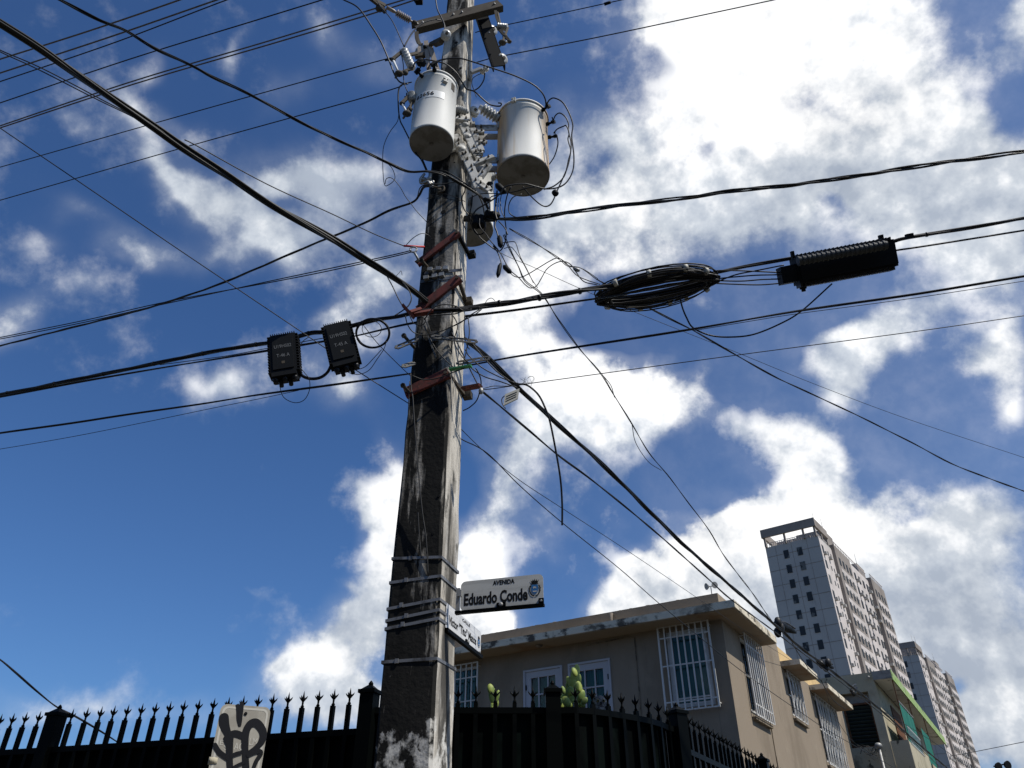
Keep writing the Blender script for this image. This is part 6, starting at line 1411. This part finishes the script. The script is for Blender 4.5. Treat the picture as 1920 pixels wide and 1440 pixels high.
for lab, p, q, r_ in (('black end sleeve hanging lowest in the tangle', (938, 494), (933, 520), .018), ('black splice sleeve under the rack', (936, 442), (939, 464), .024), ('black splice sleeve on the lower wire joint', (944, 498), (958, 512), .022), ('grey splice sleeve at the edge of the third tank', (906, 373), (920, 376), .02),
                   ('bright metal joint on the loops towards the coil', (1075, 503), (1087, 508), .016), ('black connector below the rusty tank on the hanging loop', (1038, 358), (1044, 366), .028), ('dark wire splice on the upper tangle', (930, 345), (948, 362), .03)):
    a_, b_ = atY(*p, 4.72), atY(*q, 4.72); mb = MB(); mb.lathe(a_, b_ - a_, [(r_ * .4, 0), (r_, (b_ - a_).length * .2), (r_, (b_ - a_).length * .8), (r_ * .4, (b_ - a_).length)], 10); tag(mb.build('splice_sleeve', M_STEEL if 'bright' in lab else M_PLASTIC), lab, 'splice sleeve', TG)
# wires by the main clamp and on the pole face
FC = 'loose wires on the pole face'
for lab, pp, w, a_, b_ in (('cable bowing from the thick bundle to the red hooked clamp', [(720, 508), (735, 535), (747, 560), (757, 577)], 9, 4.65, 4.62), ('second cable bowing beside the red hooked clamp', [(735, 512), (760, 535), (771, 555), (768, 570), (758, 580), (740, 592)], 9, 4.65, 4.62),
        ('wire curving below the main bundle on the left pole edge', [(760, 592), (764, 608), (774, 622), (790, 628), (812, 626), (840, 616), (865, 603), (890, 590), (903, 580)], 8, 4.62, 4.66), ('wire sagging across the pole face under the heavy bundle', [(805, 592), (830, 590), (855, 588), (880, 578), (900, 576)], 9, 4.68, 4.68),
        ('wire dropping from the heavy bundle down the right pole edge', [(872, 590), (870, 615), (873, 640), (880, 655)], 8, 4.72, 4.8), ('short wire crossing the pole edge near the heavy bundle', [(900, 580), (880, 592), (862, 606), (840, 615)], 8, 4.7, 4.72), ('wire arching over the heavy bundle in front of the pole', [(795, 600), (812, 578), (832, 571), (855, 574), (868, 582), (884, 580)], 9, 4.62, 4.66),
        ('long lead looping from the heavy bundle down past the perforated strap', [(845, 585), (858, 610), (852, 640), (866, 668), (884, 684)], 8, 4.66, 4.74), ('tight little loop of wire at the left pole edge by the red clamp', [(768, 592), (776, 606), (790, 610), (798, 602), (792, 594), (780, 594)], 7, 4.6, 4.62),
        ('wire slanting from the fork clevis to the lower cable', [(806, 634), (818, 655), (836, 676), (852, 690)], 7, 4.72, 4.74), ('wire rising from the lower strap to the heavy bundle on the right pole face', [(866, 688), (874, 660), (880, 625), (878, 598)], 8, 4.76, 4.74),
        ('bowed cable in front of the lower red bracket', [(772, 704), (796, 712), (824, 708), (850, 698), (872, 690)], 8, 4.70, 4.72), ('short frayed wire standing on the cable right of the pole', [(908, 572), (914, 562), (922, 559), (928, 564)], 5, 4.66, 4.64),
        ('small wire tuft on the thick bundle left of the pole', [(742, 518), (748, 512), (752, 508), (754, 516)], 4, 4.6, 4.58),
        ('pale earth wire running down the left side of the pole face', [(770, 700), (771, 728), (774, 745), (777, 790), (781, 840), (786, 900), (792, 960), (799, 1010), (803, 1080)], 8, 4.76, 4.80), ('second thin wire running down the left pole edge', [(768, 715), (766, 760), (765, 785)], 6, 4.74, 4.80), ('short dark wire on the pole face above the topmost strap', [(784, 960), (786, 1000), (790, 1046)], 7, 4.8, 4.8)):
    wire('loose_wire', lab, pp, w, Y(a_), Y(b_), M_CABLE2, 'wire', FC)
mb = MB(); rr = random.Random(9)
for k in range(7):
    c = atY(985 + rr.uniform(-10, 12), 716 + rr.uniform(-5, 5), 5.0); R = rr.uniform(.02, .05); ax = Vector((rr.uniform(-1, 1), rr.uniform(-1, 1), rr.uniform(-1, 1))).normalized(); u = ax.orthogonal().normalized(); v = ax.cross(u)
    mb.tube([c + u * math.cos(t) * R + v * math.sin(t) * R * .7 for t in [i * .5 for i in range(11)]], .0012, 4)
tag(mb.build('wire_curls', M_CABLE2), 'tuft of fine curled wire on the street bundle above the hanging tag', 'wire')

# cable tag hanging from the red bracket wire
tg_ = thing('cable_tag', 'pale rectangular cable tag hanging below the red side bracket', 'cable tag', tuple(atY(957, 745, 4.7)))
q = [atY(*c, 4.7) for c in ((947, 739), (974, 728), (971, 747), (944, 760))]
mb = MB(); mb.prism(q, Vector((0, .012, 0))); mb.build('plate', M_TAPE, tg_)
mb = MB()
for f in (.28, .5, .72): a_, b_ = q[0].lerp(q[3], f), q[1].lerp(q[2], f); mb.bar(a_.lerp(b_, .12) - Vector((0, .002, 0)), a_.lerp(b_, .85) - Vector((0, .002, 0)), .002, .004)
mb.build('printed_lines', M_LETTER, tg_)
mb = MB(); mb.tube(catmull([atY(*c, 4.69) for c in ((946, 742), (941, 748), (942, 757), (948, 766))], 4), .004, 5); mb.build('tie', M_BLACK, tg_)

# splice boxes
def splice_box(label, TL, TR, BR, BL, txt2, Yc):
    o_ = thing('splice_box', label, 'splice box', tuple(atY((TL[0] + TR[0]) / 2, TL[1], Yc)), 'black splice boxes on the left cable')
    a, b, c, d = [atY(*q, Yc) for q in (TL, TR, BR, BL)]; X = ((b - a) + (c - d)).normalized(); V = (((a - d) + (b - c)) / 2); V = (V - X * V.dot(X)); h = V.length; V.normalize(); n = X.cross(V); n = n if n.y < 0 else -n
    ctr = (a + b + c + d) / 4; w = ((b - a).length + (c - d).length) / 2
    mb = MB(); e = .012
    P8 = [(-w / 2 + e, -h / 2), (w / 2 - e, -h / 2), (w / 2, -h / 2 + e), (w / 2, h / 2 - e), (w / 2 - e, h / 2), (-w / 2 + e, h / 2), (-w / 2, h / 2 - e), (-w / 2, -h / 2 + e)]
    mb.prism([ctr + X * p + V * q for p, q in P8], -n * .12); bd = mb.build('body', M_PLASTIC, o_)
    mb = MB()
    for i in range(12): mb.box(ctr + X * (-w / 2 + w * (i + .5) / 12) + V * (h / 2 + .008) - n * .06, X * .003, V * .010, n * .055)
    for i in range(14):
        for sg in (-1, 1): mb.box(ctr + X * sg * (w / 2 + .008) + V * (-h / 2 + h * (i + .5) / 14) - n * .05, X * .010, V * .004, n * .05)
    mb.box(ctr + n * .004, X * (w / 2 - .02), V * (h / 2 - .03), n * .004)
    mb.box(ctr - V * (h / 2 + .014) - n * .05, X * (w / 2 - .006), V * .014, n * .055)
    mb.build('ribs', M_PLASTIC, o_)
    mb = MB()
    for i in range(5): mb.lathe(ctr + X * (-w * .36 + w * .18 * i) - V * (h / 2 + .02) - n * (.03 + .03 * (i % 2)), -V, [(.022, 0), (.022, .03), (.016, .034), (.016, .05 + .012 * (i % 2))], 12)
    mb.build('cable_gland', M_BLACK, o_)
    mb = MB(); put_text(mb, 'U19HS02', ctr - X * w * .32 + V * h * .12, X, V, w * .66, h * .085, 0, .0095); put_text(mb, txt2, ctr - X * w * .24 - V * h * .12, X, V, w * .50, h * .085, 0, .0095)
    if X.cross(V).dot(n) < 0: pass
    mb.build('lettering', M_WHITELET, bd)
    mb = MB(); mb.box(ctr - V * h * .26 + n * .0087, X * w * .06, V * w * .06, n * .0008); mb.build('sticker', M_DULL, bd)
splice_box('left black ribbed splice box on the heavy cable with faint lettering', (505, 631), (552, 622), (558, 694), (507, 701), 'T-46 A', 4.55)
splice_box('right black ribbed splice box on the heavy cable, nearer the pole', (611, 609), (656, 600), (667, 671), (616, 686), 'T-45 A', 4.58)
LP = 'cable loops by the splice boxes'
def lp(lab, pp, w, a_=4.6, b_=4.6, **k): wire('cable_loop', lab, pp, w, Y(a_), Y(b_), None, 'cable', LP, **k)
lp('thick cable looping under and between the two splice boxes', [(556, 690), (566, 704), (582, 710), (600, 708), (614, 698), (622, 682)], 22)
lp('thin wire ring hanging below the left splice box', [(524, 705), (525, 725), (532, 745), (552, 755), (570, 750), (580, 732), (580, 712), (572, 700), (562, 688)], 5)
lp('thin leads from the right splice box curving up to the cable ring', [(648, 690), (653, 698), (672, 702), (692, 694), (708, 672), (720, 654), (724, 640)], 5)
lp('second thin lead below the right splice box', [(652, 686), (664, 693), (684, 688), (702, 670), (716, 655)], 5)
lp('small wire arc between the boxes above the cable', [(562, 652), (568, 640), (580, 631)], 6)
ring_pts = lambda cx, cy, rx, ry, a0, a1, n=18: [(cx + rx * math.cos(rad(a0 + (a1 - a0) * i / n)), cy + ry * math.sin(rad(a0 + (a1 - a0) * i / n))) for i in range(n + 1)]
lp('thick coil of cable between the right splice box and the pole', ring_pts(699, 625, 31, 27, -200, 160), 9, strands=5, pitch=1.2, spread=.75)
lp('small inner ring of thin wire inside the cable coil near the pole', ring_pts(697, 617, 18, 15, -200, 160), 5, 4.58, 4.58)
# the large oval coil
co_ = thing('cable_coil', 'large oval coil of looped black cable hanging right of the pole', 'cable coil', tuple(at(1232, 541, tZ(1232, 541, 6.05))))
cc = at(1232, 541, tZ(1232, 541, 6.05)); e1 = (at(1352, 517, tZ(1352, 517, 6.12)) - at(1117, 562, tZ(1117, 562, 5.98))) / 2
vv = at(1236, 573, tZ(1236, 573, 6.05) * 1.0) - cc; tl_ = tZ(1232, 541, 6.05)
e2 = (at(1238, 574, tl_ * 1.035) - cc)
coils = [[], [], [], []]
rr = random.Random(4)
for k in range(44):
    s1_, s2_ = rr.uniform(.76, 1.0), rr.uniform(.22, 1.0); off = e1.cross(e2).normalized() * rr.uniform(-.05, .05); ph = rr.uniform(0, 6.28); tilt = rr.uniform(-.10, .10)
    pts = []
    for i in range(49):
        a_ = 2 * math.pi * i / 48 + ph; pts.append(cc + e1 * (s1_ * math.cos(a_ + tilt)) + e2 * (s2_ * math.sin(a_)) + off + Vector((rr.uniform(-.002, .002), 0, rr.uniform(-.002, .002))))
    mb = MB(); mb.tube(pts, rr.choice((.006, .007, .0085)), 6, caps=False); coils[k % 4].append(mb)
for k in range(4):
    m_ = MB()
    for q in coils[k]: m_.add(q.v, q.f, True)
    m_.build('cable_turns', M_BLACK if k % 2 else M_CABLE2, co_)
for a_, s1_, s2_ in ((80, .95, .85), (110, .95, .95), (62, .93, .9), (35, .95, .9), (-60, .95, .9), (-95, .95, .85), (-130, .95, .9), (-30, .9, .85), (150, .95, .9)):
    p = cc + e1 * s1_ * math.cos(rad(a_)) + e2 * s2_ * math.sin(rad(a_)); d = (-e1 * math.sin(rad(a_)) + e2 * math.cos(rad(a_))).normalized()
    mb = MB(); mb.tube([p - d * .018, p + d * .018], [.030, .034], 8); mb.build('tape_wrap', M_TAPE, co_)
M_TUBE = layered('grey_corrugated_plastic', (0.035, 0.037, 0.036), [((0.07, 0.07, 0.068), 30, .5, .7, .5, ONE, 3)], .5)
# ribbed closure on the right-hand cable
rc_ = thing('splice_closure', 'long black ribbed splice closure slung under the cable at right', 'splice closure', tuple(at(1570, 495, tZ(1570, 495, 6.2))))
a_, b_ = at(1490, 510, tZ(1490, 510, 6.12)), at(1672, 476, tZ(1672, 476, 6.22)); X = (b_ - a_).normalized(); dv = ray(1580, 495).normalized(); V = (Z - X * X.z - dv * .0); V = (UPV - X * UPV.dot(X)).normalized(); n = X.cross(V); n = n if n.dot(dv) < 0 else -n
k_ = tZ(1580, 495, 6.17) / F_PX; hh = 29 * k_
mb = MB(); ctr = (a_ + b_) / 2; L = (b_ - a_).length
mb.box(ctr, X * L / 2, V * hh * .86, n * .085); mb.box(ctr + V * .0 + n * .0, X * (L / 2 - .02), V * hh * .70, n * .105)
mb.box(a_ - X * 14 * k_ - V * 3 * k_, X * 15 * k_, V * 16 * k_, n * .07); mb.build('body', M_PLASTIC, rc_)
mb = MB()
for i in range(24):
    p = a_ + X * L * (i + .6) / 24.5
    mb.box(p + V * hh * .90 + n * .02, X * .0045, V * hh * .13, n * .075)
    mb.box(p - V * hh * .95, X * .010, V * hh * .12, n * .06)
mb.build('ribs', M_CABLE2, rc_)
mb = MB(); p0, p1 = at(1496, 490, tZ(1496, 490, 6.12) * .985), at(1664, 459, tZ(1664, 459, 6.22) * .985); dq = p1 - p0; prof = []
for i in range(19): h = dq.length * i / 19; prof += [(.042, h), (.042, h + .014), (.034, h + .018), (.034, h + .034)]
mb.lathe(p0, dq, prof, 18, False); mb.build('corrugated_tube', M_TUBE, rc_)
mb = MB(); mb.lathe(a_ + X * 10 * k_ - V * hh * .8, -V, [(.03, 0), (.03, .05), (.018, .055), (.018, .075)], 10); mb.box(a_ + X * 2 * k_ + V * hh * 1.05, X * .012, V * .04, n * .02); mb.box(b_ - X * 14 * k_ + V * hh * 1.1, X * .016, V * .03, n * .02)
mb.box(b_ + X * 2 * k_, X * .012, V * hh * .7, n * .05); mb.build('end_fitting', M_PLASTIC, rc_)
mb = MB(); p = at(1705, 443, tZ(1705, 443, 6.4)); mb.box(p, X * .03, V * .022, n * .02); tag(mb.build('cable_clamp', M_PLASTIC), 'small black clamp on the messenger right of the ribbed closure', 'clamp')
# hardware on the street bundle
def sleeve(label, p, q, r_, tt, extra=()):
    o_ = thing('cable_splice', label, 'splice', tuple(at(*p, tt)), 'dark splices on the street bundle'); a_, b_ = at(*p, tt), at(*q, tt * 1.05); d = b_ - a_
    mb = MB(); Lq = d.length; mb.lathe(a_, d, [(r_ * .5, 0), (r_, Lq * .12), (r_, Lq * .4), (r_ * .8, Lq * .45), (r_ * .95, Lq * .6), (r_ * .5, Lq * .9), (r_ * .3, Lq)], 12); mb.build('sleeve', M_PLASTIC, o_)
    mb = MB()
    for e_ in extra: mb.uvball(at(*e_, tt), r_ * .9, r_ * .7, r_ * 1.2, 8, 6); 
    mb.tube(catmull([a_, a_ + (b_ - a_) * .5 + Z * r_ * 1.3, b_ + Z * r_], 4), r_ * .25, 5); mb.build('clamp', M_CABLE2, o_); return o_
sleeve('dark splice with grey sleeve where the looping drop wire meets the street bundle', (1454, 1168), (1492, 1186), .065, 11.6, ((1459, 1166), (1464, 1176), (1458, 1186)))
sleeve('dark tangled splice on the street bundle in front of the grey tower', (1534, 1241), (1562, 1252), .06, 13.0, ((1540, 1246), (1548, 1252), (1553, 1242)))
sleeve('small black splice on the street bundle in front of the cream house wall', (1597, 1296), (1606, 1288), .05, 14.5, ((1600, 1300),))
# street floodlights at the lower right corner
fl = thing('twin_street_floodlight', 'two small round floodlights on a bar at the bottom right edge', 'floodlight', tuple(at(1880, 1440, 30)))
mb = MB(); mb.bar(at(1863, 1437, 30), at(1888, 1432, 30), .05, .05); mb.tube([at(1874, 1436, 30), at(1877, 1475, 30)], .05, 8); mb.build('bar', M_PLASTIC, fl)
for q in ((1868, 1437), (1885, 1434)):
    mb = MB(); mb.lathe(at(*q, 30) + Vector((0, .05, 0)), Vector((.3, -1, -.2)), [(.05, 0), (.12, .06), (.17, .16), (.15, .17)], 14); mb.build('lamp_head', M_PLASTIC, fl)
